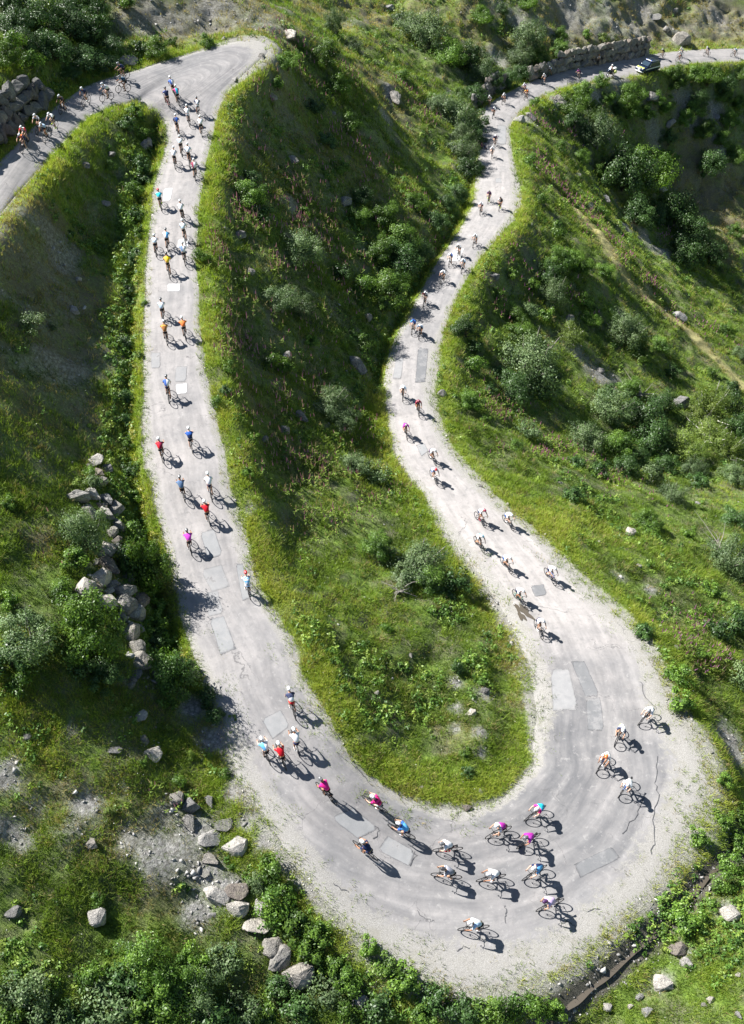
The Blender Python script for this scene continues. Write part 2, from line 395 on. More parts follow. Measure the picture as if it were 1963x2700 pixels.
DRY = [(420,60,100,.8),(560,50,100,.8),(700,30,90,.7),(850,40,90,.6),(980,40,90,.6),(1100,40,80,.6),(1250,60,80,.6),(1500,60,90,.8),(1700,50,90,.9),(1900,50,90,1),(1960,110,50,.8),(1850,420,70,1),(1940,600,70,1),(100,720,150,.5),(900,430,150,.35),(700,420,120,.35),(1030,300,80,.5),(1000,200,90,.5),(1460,90,70,.6),(1340,110,50,.5),(1640,80,70,.6),(1720,60,70,.6),(500,60,120,.5),(330,2180,100,.45),(150,2100,80,.4),(420,2380,70,.4),(1875,536,80,1),(1934,595,70,1),(1827,476,60,1),(1930,480,60,1),(1780,420,40,.6),(1900,660,50,.8),(1800,60,90,.7),(1900,90,60,.7),(640,95,60,.7),(700,90,50,.5),(1200,1930,60,.4),(700,1080,60,.4),(560,1120,25,.5),(580,1250,20,.5),(1160,60,60,.4),(1260,80,40,.5),(400,1020,15,.5),(140,560,60,.35),(120,1420,40,.4),(1350,1760,40,.6),(1320,1700,35,.6),(1360,1850,35,.6),(1250,1480,35,.5),(480,2110,60,.4),(1200,2600,80,.5),(1800,300,80,.4),(1000,120,50,.4),(760,240,60,.4)]
LUSH = [(1553,2536,50,1),(1607,2476,45,1),(1673,2405,45,1),(1738,2350,45,1),(1780,2298,40,1),(1815,2250,40,1),(1857,2200,50,1),(1890,2100,50,.9),(1880,2000,40,.7),(1100,2640,90,.5),(1400,2650,80,.6),(700,2330,40,.8),(790,2430,40,.9),(880,2480,40,.8),(1500,1370,120,.9),(1650,1420,140,.8),(1380,1280,60,.9),(1800,1500,80,.5),(1650,1640,60,.6),(1000,1150,60,.7),(1010,1260,60,.8),(900,760,80,.5),(150,1900,120,.6),(300,1800,80,.7),(60,1850,80,.6),(200,2300,120,.4),(60,1350,60,.5),(1400,1270,60,.8),(60,200,70,.9),(30,150,60,.8),(120,230,40,.7),(1850,2600,120,.6),(1700,2560,50,.8),(1820,2440,50,.8),(700,1560,80,.5),(800,1700,80,.5),(880,1850,80,.5),(560,1100,40,.5)]
def patches(L, x, y):
    out = np.zeros(x.shape)
    for (px, py, r, w) in L:
        p = hit(px, py); rm = r / scale_at(p)
        out = np.maximum(out, w * np.exp(-(((x - p[0]) ** 2 + (y - p[1]) ** 2) / (rm * rm)) ** 1.3))
    return out
full = lambda v, d: (lambda o: (o.__setitem__(nm, v), o)[1])(np.full(XX.shape, d, float))
SCREE = [(x_, y_, r_, w_ * (.55 if y_ < 130 or (x_ < 240 and 420 < y_ < 1000) else 1.0)) for x_, y_, r_, w_ in SCREE]
scree = patches(SCREE, XX, YY); dry = patches(DRY, XX, YY); lush = patches(LUSH, XX, YY)
BARE = patches([(60,720,150,1),(150,900,130,1),(100,560,90,.8),(200,1080,80,.8),(60,1050,100,.8),(220,760,80,.8),(430,50,110,1),(560,40,100,1),(700,30,90,1),(850,50,80,.7),(980,60,80,.7),(1500,50,100,.8),(1700,50,100,1),(1900,60,100,1),(1850,500,120,.8),(1930,600,90,.8),(1700,330,80,.7),(1820,330,70,.6),(1600,270,50,.6),(750,300,60,.5),(1000,220,70,.6),(1150,130,70,.5),(300,2180,100,.4),(100,1420,60,.5),(850,640,60,.4),(1570,980,60,.6),(1480,900,50,.4)], XX, YY)
PATH = catmull(np.array([tuple(hit(*p) - CAMP) for p in [(1462,500),(1520,555),(1583,615),(1640,712),(1760,830),(1850,905),(1958,1015)]]), 6)
dP, _, _ = edge_dist(xs, ys, PATH)
FPATH = full(np.exp(-(dP / 1.0) ** 4), 0)
dry = np.maximum(dry, full(1.0 * np.exp(-(dP / 1.1) ** 2), 0))
jag = fbm(XX, YY, 3.0, 4, 11)
gy_, gx_ = np.gradient(ZT, GY, GX)
steep = np.clip((np.hypot(gx_, gy_) - .55) / .5, 0, 1)
verge = full(np.exp(-(np.maximum(dd - .9, 0) / 1.3) ** 2) * (~ins), 0)
gmargin = full(np.clip(1.15 - dd / np.where(dA < dB, PRd[np.clip(iA, 0, len(PRd) - 1), 0], PRd[np.clip(iB, 0, len(PRd) - 1), 1]) * .6, 0, 1), 0)
bed = full(np.exp(-(dS / .7) ** 2), 0)
scree_n = np.clip(scree * 1.25 + (jag - .5) * 1.2 * (scree > .05) + steep * .25 * (jag > .5), 0, 1)
for nme, v in (('scree', scree_n), ('dry', dry), ('lush', lush), ('verge', verge), ('gmargin', gmargin), ('bed', bed), ('bare', BARE), ('path', FPATH)):
    attr(m0, nme, v.ravel())

t = NT('mountain_soil_and_turf')
n1 = t.noise(.55, 6, .65); n2 = t.noise(3.5, 6, .7); n3 = t.noise(14, 4, .7); n4 = t.noise(.13, 3)
turf = t.ramp(n2, [(.25, (.045, .07, .016)), (.45, (.095, .155, .026)), (.6, (.16, .235, .04)), (.78, (.23, .235, .075))])
turf = t.mix(t.math('MULTIPLY', t.attr('lush').outputs['Fac'], .55), turf, t.ramp(n2, [(.3, (.085, .16, .02)), (.7, (.20, .29, .045))]))
dryc = t.ramp(n2, [(.3, (.13, .115, .045)), (.7, (.32, .275, .11))])
df = t.math('MULTIPLY', t.attr('dry').outputs['Fac'], t.ramp(n1, [(.3, .45), (.6, 1)]))
c = t.mix(df, turf, dryc)
c = t.mix(t.math('MULTIPLY', t.attr('verge').outputs['Fac'], .6), c, t.ramp(n2, [(.3, (.13, .21, .028)), (.7, (.30, .37, .06))]))
soil = t.ramp(n1, [(.42, 0), (.62, 1)])
earth = t.ramp(n3, [(.3, (.09, .075, .055)), (.7, (.21, .185, .15))])
c = t.mix(t.math('MULTIPLY', soil, .7), c, earth)
c = t.mix(t.math('MULTIPLY', t.attr('bare').outputs['Fac'], t.ramp(n2, [(.3, 1), (.62, .25)])), c, t.ramp(n3, [(.28, (.075, .065, .045)), (.6, (.155, .14, .105)), (.75, (.27, .255, .215))]))
c = t.mix(t.math('MULTIPLY', t.attr('path').outputs['Fac'], .85), c, t.ramp(n2, [(.3, (.24, .23, .09)), (.7, (.42, .38, .18))]))
v = t.n('TexVoronoi'); v.inputs['Scale'].default_value = 5.5; t.l(t.tc.outputs['Object'], v.inputs['Vector'])
stone = t.mix(.55, t.ramp(n3, [(.3, (.15, .145, .135)), (.5, (.275, .265, .245)), (.72, (.47, .455, .43))]), t.ramp(v.outputs['Color'], [(.2, (.16, .155, .145)), (.8, (.40, .39, .37))]))
stone = t.mix(t.ramp(v.outputs['Distance'], [(.0, 0), (.45, .0), (.75, .55)]), stone, (.07, .065, .055))
sf = t.math('MULTIPLY', t.attr('scree').outputs['Fac'], t.ramp(n2, [(.25, .25), (.5, 1.0)]), True)
c = t.mix(sf, c, stone)
gf = t.ramp(t.math('ADD', t.attr('gmargin').outputs['Fac'], t.math('MULTIPLY', t.math('SUBTRACT', n2, .5), 1.1)), [(.5, 0), (.75, .9)])
c = t.mix(gf, c, t.ramp(n3, [(.25, (.16, .15, .135)), (.75, (.40, .385, .36))]))
bf = t.ramp(t.attr('bed').outputs['Fac'], [(.25, 0), (.6, 1)])
c = t.mix(bf, c, t.ramp(n3, [(.3, (.06, .058, .045)), (.62, (.13, .12, .095)), (.75, (.30, .29, .26))]))
t.color(c); t.b.inputs['Roughness'].default_value = .95
h = t.math('ADD', t.math('MULTIPLY', n2, .6), t.math('MULTIPLY', n3, .35))
t.bump(h, .9, .22)
structure('ground', m0, t.m)

# ------------------------------------------------------------------ the carriageway
NAC = 15
us = np.linspace(0, 1, NAC)
RV = A[:, None] * (1 - us)[None, :, None] + B[:, None] * us[None, :, None]
crown = (.07 * (1 - (2 * us - 1) ** 2))[None, :, None] * np.array([0, 0, 1.0])
RV = RV + crown; RV[..., 2] += H0 + .03
# sunk lips so the slab has sides
lipA = RV[:, :1].copy(); lipB = RV[:, -1:].copy()
lipA[..., 2] -= .09; lipB[..., 2] -= .09
lipA[:, 0, :2] -= (dirv[:, :2] * .4); lipB[:, 0, :2] += dirv[:, :2] * .4
RV = np.concatenate([lipA, RV, lipB], 1)
us2 = np.concatenate([[0], us, [1]])
dAe = us2[None] * wid[:, None]; dBe = (1 - us2)[None] * wid[:, None]
grav = np.clip(np.maximum(1 - dAe / (PRd[:, 0:1] * 1.6), 1 - dBe / (PRd[:, 1:2] * 1.6)), 0, 1)
n_, k_ = RV.shape[:2]
ri = np.arange(n_ * k_).reshape(n_, k_)
rq = np.stack([ri[:-1, :-1], ri[:-1, 1:], ri[1:, 1:], ri[1:, :-1]], -1).reshape(-1, 4)
nrm = np.cross(RV[1, 3] - RV[0, 3], RV[0, 4] - RV[0, 3])
if nrm[2] > 0: pass
rq = rq[:, ::-1] if np.cross(RV[0, 4] - RV[0, 3], RV[1, 3] - RV[0, 3])[2] < 0 else rq
RVf = RV.reshape(-1, 3)
mr = mesh_np('road', RVf, rq, True)
attr(mr, 'grav', grav.ravel())
attr(mr, 'acr', np.repeat(us2[None], n_, 0).ravel())
attr(mr, 'acm', dAe.ravel())
attr(mr, 'len', np.repeat(slen[:, None], k_, 1).ravel())
attr(mr, 'pale', np.repeat(PRd[:, 2:3], k_, 1).ravel())
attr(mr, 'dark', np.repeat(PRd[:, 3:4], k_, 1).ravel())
RBVH = BVHTree.FromPolygons(RVf.tolist(), rq.tolist())
def road_hit(px, py):
    h = RBVH.ray_cast(CAMP, ray(px, py))[0]
    return h if h is not None else hit(px, py)
def road_z(x, y):
    h = RBVH.ray_cast(Vector((x, y, H0)), Vector((0, 0, -1)))[0]
    return h.z if h is not None else float(height(np.array([x]), np.array([y]))[0] + H0)

t = NT('worn_asphalt')
cv = t.n('CombineXYZ'); t.l(t.math('MULTIPLY', t.attr('len').outputs['Fac'], .16), cv.inputs[0]); t.l(t.attr('acm').outputs['Fac'], cv.inputs[1])
streak = t.math('ADD', t.math('MULTIPLY', t.noise(1.6, 5, .6, cv.outputs[0]), .6), t.math('MULTIPLY', t.noise(.9, 7, .7), .4))
blot = t.noise(.35, 5, .6); fine = t.noise(26, 3, .8); mid_ = t.noise(2.6, 6, .7)
pale = t.attr('pale').outputs['Fac']; dark = t.attr('dark').outputs['Fac']; acr = t.attr('acr').outputs['Fac']
g = t.ramp(streak, [(.34, (.135, .135, .142)), (.52, (.20, .197, .198)), (.66, (.27, .262, .257))])
p = t.ramp(streak, [(.34, (.215, .203, .196)), (.5, (.305, .286, .275)), (.66, (.375, .348, .335))])
pf = t.math('ADD', pale, t.math('MULTIPLY', t.math('SUBTRACT', blot, .5), 1.5), True)
c = t.mix(pf, g, p)
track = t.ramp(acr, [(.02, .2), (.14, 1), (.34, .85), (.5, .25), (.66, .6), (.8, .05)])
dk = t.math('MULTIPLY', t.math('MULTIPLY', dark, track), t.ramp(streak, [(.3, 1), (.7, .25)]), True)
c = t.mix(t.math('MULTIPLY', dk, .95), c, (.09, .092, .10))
c = t.mix(t.ramp(mid_, [(.54, 0), (.70, .55)]), c, (.155, .153, .155))
c = t.mix(t.ramp(mid_, [(.3, .4), (.42, 0)]), c, (.40, .385, .37))
ge = t.math('ADD', t.attr('grav').outputs['Fac'], t.math('MULTIPLY', t.math('SUBTRACT', mid_, .5), 1.5))
gf = t.ramp(ge, [(.28, 0), (.5, .95)])
gc = t.ramp(fine, [(.28, (.135, .126, .115)), (.5, (.26, .25, .232)), (.72, (.43, .415, .39))])
gc = t.mix(t.ramp(t.noise(1.1, 5, .7), [(.52, 0), (.66, .5)]), gc, (.21, .20, .16))
c = t.mix(gf, c, gc)
vor = t.n('TexVoronoi', feature='DISTANCE_TO_EDGE'); vor.inputs['Scale'].default_value = .33
dn = t.n('TexNoise'); dn.inputs['Scale'].default_value = 1.3; dn.inputs['Detail'].default_value = 5; t.l(t.tc.outputs['Object'], dn.inputs['Vector'])
va = t.n('VectorMath', operation='MULTIPLY_ADD'); t.l(dn.outputs['Color'], va.inputs[0]); va.inputs[1].default_value = (1.6, 1.6, 0); t.l(t.tc.outputs['Object'], va.inputs[2])
t.l(va.outputs[0], vor.inputs['Vector'])
cr = t.math('MULTIPLY', t.ramp(vor.outputs['Distance'], [(.002, 1), (.007, 0)]), t.ramp(blot, [(.5, 0), (.6, .75)]))
c = t.mix(cr, c, (.09, .088, .09))
c = t.mix(t.ramp(fine, [(.2, .35), (.42, 0)]), c, (.12, .118, .116))
t.color(c); t.b.inputs['Roughness'].default_value = .9
t.bump(t.math('ADD', fine, mid_), .35, .03)
structure('road', mr, t.m)

# patches cut and refilled in the surface, sealed edges, cracks, puddle and stream
def road_sheet(pts, lift, n=7):
    q = [Vector(road_hit(*p)) for p in pts]
    V = []
    for i in range(n):
        for j in range(n):
            a = q[0].lerp(q[1], i / (n - 1)); b = q[3].lerp(q[2], i / (n - 1)); p = a.lerp(b, j / (n - 1))
            V.append((p.x, p.y, road_z(p.x, p.y) + lift))
    ix = np.arange(n * n).reshape(n, n)
    f = np.stack([ix[:-1, :-1], ix[1:, :-1], ix[1:, 1:], ix[:-1, 1:]], -1).reshape(-1, 4)
    V = np.array(V); 
    if np.cross(V[f[0][1]] - V[f[0][0]], V[f[0][3]] - V[f[0][0]])[2] < 0: f = f[:, ::-1]
    me = mesh_np('road_patch', V, f)
    uv = np.array([(i / (n - 1), j / (n - 1)) for i in range(n) for j in range(n)])
    attr(me, 'edge', np.minimum(np.minimum(uv[:, 0], 1 - uv[:, 0]), np.minimum(uv[:, 1], 1 - uv[:, 1])) * 2)
    return me
def patch_mat(name, lo, hi, edge):
    t = NT(name); f = t.noise(30, 3, .8); m = t.noise(2.2, 5)
    c = t.mix(t.ramp(t.math('ADD', t.math('MULTIPLY', f, .5), t.math('MULTIPLY', m, .5)), [(.35, 0), (.65, 1)]), lo, hi)
    e = t.math('ADD', t.attr('edge').outputs['Fac'], t.math('MULTIPLY', t.math('SUBTRACT', t.noise(5, 4), .5), .12))
    c = t.mix(t.ramp(e, [(.03, .85), (.15, 0)]), c, edge); w2 = t.noise(.9, 6, .75)
    c = t.mix(t.ramp(w2, [(.5, 0), (.62, .5)]), c, (.30, .29, .285)); t.color(c); t.b.inputs['Roughness'].default_value = .9
    t.bump(f, .3, .02)
    tr = t.n('BsdfTransparent'); mx = t.n('MixShader')
    hole = t.math('ADD', t.ramp(t.math('ADD', e, t.math('MULTIPLY', t.math('SUBTRACT', t.noise(2.3, 5, .7), .5), .5)), [(-.0, 1), (.03, 0)]), t.ramp(w2, [(.62, 0), (.68, .45)]), True)
    t.l(hole, mx.inputs[0]); t.l(t.b.outputs[0], mx.inputs[1]); t.l(tr.outputs[0], mx.inputs[2]); t.l(mx.outputs[0], t.t.nodes['Material Output'].inputs[0]); return t.m
PM = {'g': patch_mat('grey_patch', (.21, .214, .218), (.275, .275, .275), (.115, .115, .12)),
      'w': patch_mat('white_patch', (.42, .42, .425), (.50, .50, .50), (.30, .29, .28)),
      'd': patch_mat('dark_patch', (.135, .138, .142), (.185, .185, .19), (.11, .11, .115)),
      'm': patch_mat('mid_patch', (.21, .21, .214), (.275, .272, .27), (.18, .178, .178))}
PATCH = [('g',(527,1403),(565,1394),(589,1464),(549,1475)),('m',(528,1504),(585,1488),(607,1546),(560,1562)),('m',(540,1564),(575,1556),(590,1617),(551,1626)),('g',(551,1630),(590,1621),(624,1711),(582,1728)),('g',(622,1486),(640,1484),(661,1580),(640,1586)),
 ('g',(689,1897),(741,1871),(766,1914),(719,1950)),('g',(870,2156),(932,2129),(1000,2185),(945,2213)),('g',(994,2241),(1023,2203),(1097,2245),(1080,2285)),('d',(1512,2280),(1613,2232),(1637,2262),(1530,2315)),
 ('d',(1506,1744),(1541,1741),(1583,1836),(1545,1840)),('d',(1545,1842),(1583,1838),(1595,1931),(1550,1926)),('m',(1452,1765),(1500,1762),(1527,1872),(1458,1875)),('w',(432,497),(457,495),(450,530),(430,530)),('w',(462,1013),(494,1010),(495,1037),(467,1040)),
 ('w',(441,748),(476,748),(476,769),(442,769)),('m',(464,966),(494,966),(491,1007),(461,1007)),('d',(1103,915),(1130,920),(1122,1007),(1095,1010)),('g',(1097,1173),(1120,1170),(1130,1189),(1112,1204)),('d',(1399,1544),(1434,1541),(1443,1568),(1410,1574)),
 ('m',(398,930),(423,930),(423,972),(399,972)),('w',(470,630),(500,630),(496,655),(467,655)),('m',(1307,470),(1322,470),(1323,482),(1307,482)),('m',(1045,940),(1065,942),(1058,1000),(1036,998)),('w',(1200,655),(1225,655),(1212,690),(1180,690)),('m',(1310,330),(1335,332),(1335,382),(1312,380))]
for i, (k, *p) in enumerate(PATCH):
    structure('road_patch', road_sheet(p, .006 + .0006 * i), PM[k])
crack_m = plain('crack_filler', (.085, .085, .09), .8)
def crack(pts, w):
    P = [Vector(road_hit(*p)) for p in pts]; Q = []
    for a, b in zip(P[:-1], P[1:]):
        for k in range(5):
            q = a.lerp(b, k / 5); q.x += random.gauss(0, .05); q.y += random.gauss(0, .05); Q.append(q)
    V, f = [], []
    for i in range(len(Q)):
        d = (Q[min(i + 1, len(Q) - 1)] - Q[max(i - 1, 0)]); s = Vector((-d.y, d.x, 0)).normalized() * w * random.uniform(.3, 1)
        for q in (Q[i] - s, Q[i] + s): V.append((q.x, q.y, road_z(q.x, q.y) + .024))
        if i: f.append((2 * i - 2, 2 * i - 1, 2 * i + 1, 2 * i))
    structure('road_crack', mesh_np('road_crack', V, f), crack_m)
for pts in [[(1735,1995),(1728,2060),(1738,2095),(1722,2160),(1728,2215),(1716,2260)],[(1205,2510),(1222,2496),(1240,2498)],[(1100,2400),(1130,2425),(1150,2428)],[(1330,2385),(1334,2410),(1330,2440)],[(1480,2430),(1515,2437),(1520,2450)],[(1577,2395),(1540,2400)],[(940,2020),(960,2050),(985,2078)],[(1690,1800),(1705,1840),(1738,1880)],[(990,2175),(1005,2190),(985,2215)],[(1085,2245),(1096,2255),(1078,2290)],[(1640,2200),(1680,2150),(1700,2090)],[(880,2330),(900,2345),(925,2350)]]:
    crack(pts, .028)
t = NT('muddy_water'); t.color((.085, .072, .055)); t.b.inputs['Roughness'].default_value = .22; t.b.inputs['Specular IOR Level'].default_value = .5; t.bump(t.noise(7, 3), .15, .02)
water_m = t.m
def blob_sheet(px, py, rx, ry, rot, lift):
    c = road_hit(px, py); V = [(c.x, c.y, road_z(c.x, c.y) + lift)]
    n = 22
    for k in range(n):
        a = 2 * math.pi * k / n; rr = 1 + .3 * math.sin(3 * a + px) + .2 * math.sin(5 * a)
        x, y = rx * rr * math.cos(a), ry * rr * math.sin(a)
        x, y = c.x + x * math.cos(rot) - y * math.sin(rot), c.y + x * math.sin(rot) + y * math.cos(rot)
        V.append((x, y, road_z(x, y) + lift))
    return mesh_np('puddle', V, [(0, k + 1, (k + 1) % n + 1) for k in range(n)])
for a in [(1384,1612,.75,.27,-1.0),(1375,1624,.5,.2,-1.15),(1365,1600,.35,.1,-.9)]:
    structure('puddle', blob_sheet(*a, .03), water_m)
V = []; f = []
sz_ = height(STREAM[:, 0], STREAM[:, 1]); sz_ = np.convolve(np.pad(sz_, 6, mode='edge'), np.ones(13) / 13, 'valid')
for i in range(len(STREAM)):
    d = STREAM[min(i + 1, len(STREAM) - 1)] - STREAM[max(i - 1, 0)]; s = np.array([-d[1], d[0]]) / np.hypot(d[0], d[1]) * (.17 + .09 * math.sin(i * .31) * math.cos(i * .13))
    c = STREAM[i]; zz = sz_[i] + H0 + .05
    V += [(c[0] - s[0], c[1] - s[1], zz), (c[0] + s[0], c[1] + s[1], zz)]
    if i: f.append((2 * i - 2, 2 * i - 1, 2 * i + 1, 2 * i))
structure('stream', mesh_np('stream', V, f), water_m)

# ------------------------------------------------------------------ grass, meadow flowers, undergrowth, gravel (nobody could count these)
def scatter(n, power=1.25, ref=52.0):
    """random ground points, denser near the camera, inside the picture with a margin"""
    out = []
    got = 0
    while got < n:
        x = rng.uniform(-34, 74, 200000); y = rng.uniform(2, 186, 200000)
        zz = height(x, y); P = np.stack([x, y, zz], 1)
        px, py, Z = project(P)
        keep = (px > -330) & (px < 2290) & (py > -120) & (py < 3050) & (rng.random(200000) < np.minimum(1, (ref / Z)) ** (power * 2))
        P = P[keep]; out.append(P); got += len(P)
    return np.concatenate(out)[:n]

def field(name):
    d = np.empty(nx * ny, np.float32); m0.attributes[name].data.foreach_get('value', d); return d.reshape(ny, nx)
FS, FD, FL, FV, FG, FB = [field(k) for k in ('scree', 'dry', 'lush', 'verge', 'gmargin', 'bed')]
DE = full(np.where(ins, -dd, dd), 50.0)
LD = full(np.where(left_ditch & (dd < 3.2), 1.0, 0.0), 0); RD = full(np.where(right_ditch & (dd < 2.6), 1.0, 0.0), 0)
def samp(Fd, P):
    i = np.clip(np.searchsorted(GX, P[:, 0]) - 1, 0, nx - 2); j = np.clip(np.searchsorted(GY, P[:, 1]) - 1, 0, ny - 2)
    fx = (P[:, 0] - GX[i]) / (GX[i + 1] - GX[i]); fy = (P[:, 1] - GY[j]) / (GY[j + 1] - GY[j])
    return (Fd[j, i] * (1 - fx) + Fd[j, i + 1] * fx) * (1 - fy) + (Fd[j + 1, i] * (1 - fx) + Fd[j + 1, i + 1] * fx) * fy
def depth(P):
    return P[:, 1] * CP - P[:, 2] * SP

def blades(P, B, L, wdt, lean, spread, colr, tipmul=(1.35, 1.25, 1.1)):
    """P (n,3) tuft roots; every tuft gets B one-triangle blades. L,wdt per tuft"""
    n = len(P); a = rng.uniform(0, 2 * math.pi, (n, B)); r = spread[:, None] * np.sqrt(rng.random((n, B)))
    root = P[:, None] + np.stack([r * np.cos(a), r * np.sin(a), np.zeros_like(a)], -1)
    root[..., 2] = height(root[..., 0].ravel(), root[..., 1].ravel(), ZS).reshape(n, B) - .02
    a2 = a + rng.normal(0, .9, (n, B)); ln = L[:, None] * rng.uniform(.55, 1.15, (n, B)); le = lean * rng.uniform(.3, 1.3, (n, B))
    tip = root + np.stack([ln * np.sin(le) * np.cos(a2), ln * np.sin(le) * np.sin(a2), ln * np.cos(le)], -1)
    b = rng.uniform(0, math.pi, (n, B)); s = np.stack([np.cos(b), np.sin(b), np.zeros_like(b)], -1) * (wdt[:, None, None] * rng.uniform(.6, 1.2, (n, B, 1)))
    V = np.stack([root - s, root + s, tip], 2).reshape(-1, 3)
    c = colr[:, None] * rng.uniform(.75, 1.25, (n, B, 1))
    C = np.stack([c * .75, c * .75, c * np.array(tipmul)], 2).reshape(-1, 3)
    V[:, 2] += H0
    return V, np.arange(len(V)).reshape(-1, 3), C

def pick(cols, t):
    cols = np.array(cols); t = np.clip(t, 0, .9999) * (len(cols) - 1); i = t.astype(int); f = (t - i)[:, None]
    return cols[i] * (1 - f) + cols[i + 1] * f

GREEN = [(.05, .085, .015), (.102, .168, .024), (.172, .262, .035), (.24, .33, .046), (.325, .365, .08)]
grass_m = foliage_mat('grass_blade', .38, .6)
def big_noise(P, s, sd): return fbm(P[:, 0], P[:, 1], s, 4, sd)
P = scatter(265000, 1.15)
sc_, dr, lu, ve, gm, bd, de = [samp(f_, P) for f_ in (FS, FD, FL, FV, FG, FB, DE)]
nz = big_noise(P, 4.5, 21); nf = big_noise(P, 1.2, 22)
ba = samp(BARE, P)
pk = np.clip(1.15 - sc_ * 1.15, 0, 1) * (1 - .72 * ba) * np.clip(.35 + 1.9 * (nf - .32) + lu * .5 + ve * .5, 0.04, 1) * np.clip(1.1 - bd * 1.5, 0, 1)
pk *= np.where(de < -1.5, 0, np.where(de < -.15, .17 * (nf > .46) * (P[:, 1] < 45) * (P[:, 2] < -47), np.where(de < .25, .35, np.where(gm > .55, .2 + .5 * (nf > .55), 1))))
pk *= 1 - .85 * samp(FPATH, P)
keep = rng.random(len(P)) < pk
P, dr, lu, ve, nz, nf, sc_ = P[keep], dr[keep], lu[keep], ve[keep], nz[keep], nf[keep], sc_[keep]
Z = depth(P); sz = np.sqrt(Z / 50)
col = pick(GREEN, np.clip((nz - .28) * 1.35 + (nf - .5) * .7 + lu * .28 + ve * .45 + rng.normal(0, .1, len(P)), 0, 1))
dc = pick([(.16, .135, .055), (.30, .25, .11), (.38, .32, .16)], rng.random(len(P)))
dmix = (rng.random(len(P)) < np.clip(dr * .95 + sc_ * .3 + .45 * samp(BARE, P) + .03 + .15 * (nz > .55), 0, .95))[:, None]
col = np.where(dmix, dc, col)
L = (.15 + .16 * nf + .12 * lu + .05 * ve) * sz * rng.uniform(.7, 1.4, len(P))
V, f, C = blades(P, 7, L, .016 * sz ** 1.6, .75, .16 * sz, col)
me = mesh_np('grass', V, f); attr(me, 'Col', rgba(C), 'FLOAT_COLOR')
o = link('grass', me, grass_m); o['kind'] = 'stuff'; o['label'] = 'short alpine grass covering the slopes between rock and road'

# taller swards: clumps of long grass on verges and lush slopes
P = scatter(125000, 1.1)
sc_, dr, lu, ve, gm, bd, de = [samp(f_, P) for f_ in (FS, FD, FL, FV, FG, FB, DE)]
nz = big_noise(P, 3.0, 31); nf = big_noise(P, .9, 32)
pk = np.clip((nz - .46) * 3 + (nf - .5) * 1.5 + lu * .6 + ve * .55, 0, 1) * (sc_ < .45) * np.clip(1.05 - dr * 1.1, 0, 1) * (1 - .85 * samp(BARE, P)) * (de > .4) * (gm < .6) * (bd < .4)
pk = pk * (1 - np.clip(1.4 * samp(FPATH, P), 0, 1))
keep = rng.random(len(P)) < pk
P, dr, lu, ve, nz, nf = P[keep], dr[keep], lu[keep], ve[keep], nz[keep], nf[keep]
Z = depth(P); sz = np.sqrt(Z / 50)
col = pick(GREEN, np.clip(.2 + (nf - .4) * 1.2 + lu * .3 + ve * .4 + rng.normal(0, .12, len(P)), 0, 1))
col = np.where((rng.random(len(P)) < .1 + dr * .6)[:, None], pick([(.2, .17, .07), (.36, .31, .15)], rng.random(len(P))), col)
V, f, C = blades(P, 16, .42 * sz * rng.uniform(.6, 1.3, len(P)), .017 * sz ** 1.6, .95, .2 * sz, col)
me = mesh_np('long_grass', V, f); attr(me, 'Col', rgba(C), 'FLOAT_COLOR')
o = link('long_grass', me, grass_m); o['kind'] = 'stuff'; o['label'] = 'tufts of long grass standing on the verges and slopes'

# flower spikes of the willowherb
HERB = [(1490,500,45,1),(1545,560,45,1),(1600,625,45,1),(1660,690,40,1),(1720,760,45,1),(1790,850,45,1),(1450,440,40,1),(760,560,200,1),(700,700,160,1),(850,350,160,.9),(950,500,140,.9),(1100,560,80,.8),(720,980,150,1),(830,1090,170,1),(900,1260,150,1),(820,1350,110,.9),(760,1180,120,.8),(700,880,90,.6),(600,450,60,.4),(780,100,60,.8),(900,180,60,.7),(1070,240,60,1),(1120,300,50,.9),(1500,520,70,1),(1560,590,70,1),(1640,680,60,.9),(1720,780,70,.9),(1440,470,50,.8),(1300,1090,110,.9),(1230,1050,60,.8),(1420,1180,130,.7),(1330,830,90,.6),(1500,760,70,.5),(1380,720,70,.5),(1480,300,60,.5),(1440,330,50,.5),(1600,1260,120,.5),(1850,1700,110,.8),(1800,1650,60,.6),(1880,880,70,.6),(1780,640,60,.5),(110,1400,90,.5),(60,1360,60,.5),(450,2080,50,.5),(1250,620,30,.3),(1350,960,60,.5),(1690,420,50,.3),(650,600,70,.6)]
hz = np.maximum(patches(HERB, XX, YY), 0)
P = scatter(110000, .8); P2 = scatter(70000, .3); P = np.concatenate([P, P2[(P2[:, 1] > 88) & (P2[:, 0] > 14)]])
h_, de, sc_ = samp(hz, P), samp(DE, P), samp(FS, P)
nf = big_noise(P, 2.2, 41)
keep = rng.random(len(P)) < np.clip(h_ * (nf - .42) * 3.6, 0, 1) * (de > 1.0) * (1 - np.clip(1.5 * samp(FPATH, P), 0, 1))
P = P[keep]; n = len(P); Z = depth(P); sz = (Z / 55) ** .85
hh = rng.uniform(.65, 1.25, n) * 1.0
V, f, C = [], [], []
base = P.copy(); base[:, 2] = height(P[:, 0], P[:, 1]) + H0 - .02
lean = np.stack([rng.normal(0, .12, n), rng.normal(-.02, .12, n), np.ones(n)], 1)
rosy = rng.random(n) < np.where((P[:, 0] > 10) | (P[:, 1] > 95), .8, .55)
off = 0
def tri_batch(p0, p1, w0, w1, c0, c1, ang):
    s = np.stack([np.cos(ang), np.sin(ang), np.zeros(len(ang))], 1)
    Vq = np.stack([p0 - s * w0[:, None], p0 + s * w0[:, None], p1 + s * w1[:, None], p1 - s * w1[:, None]], 1)
    Cq = np.stack([c0, c0, c1, c1], 1)
    return Vq.reshape(-1, 3), Cq.reshape(-1, 3)
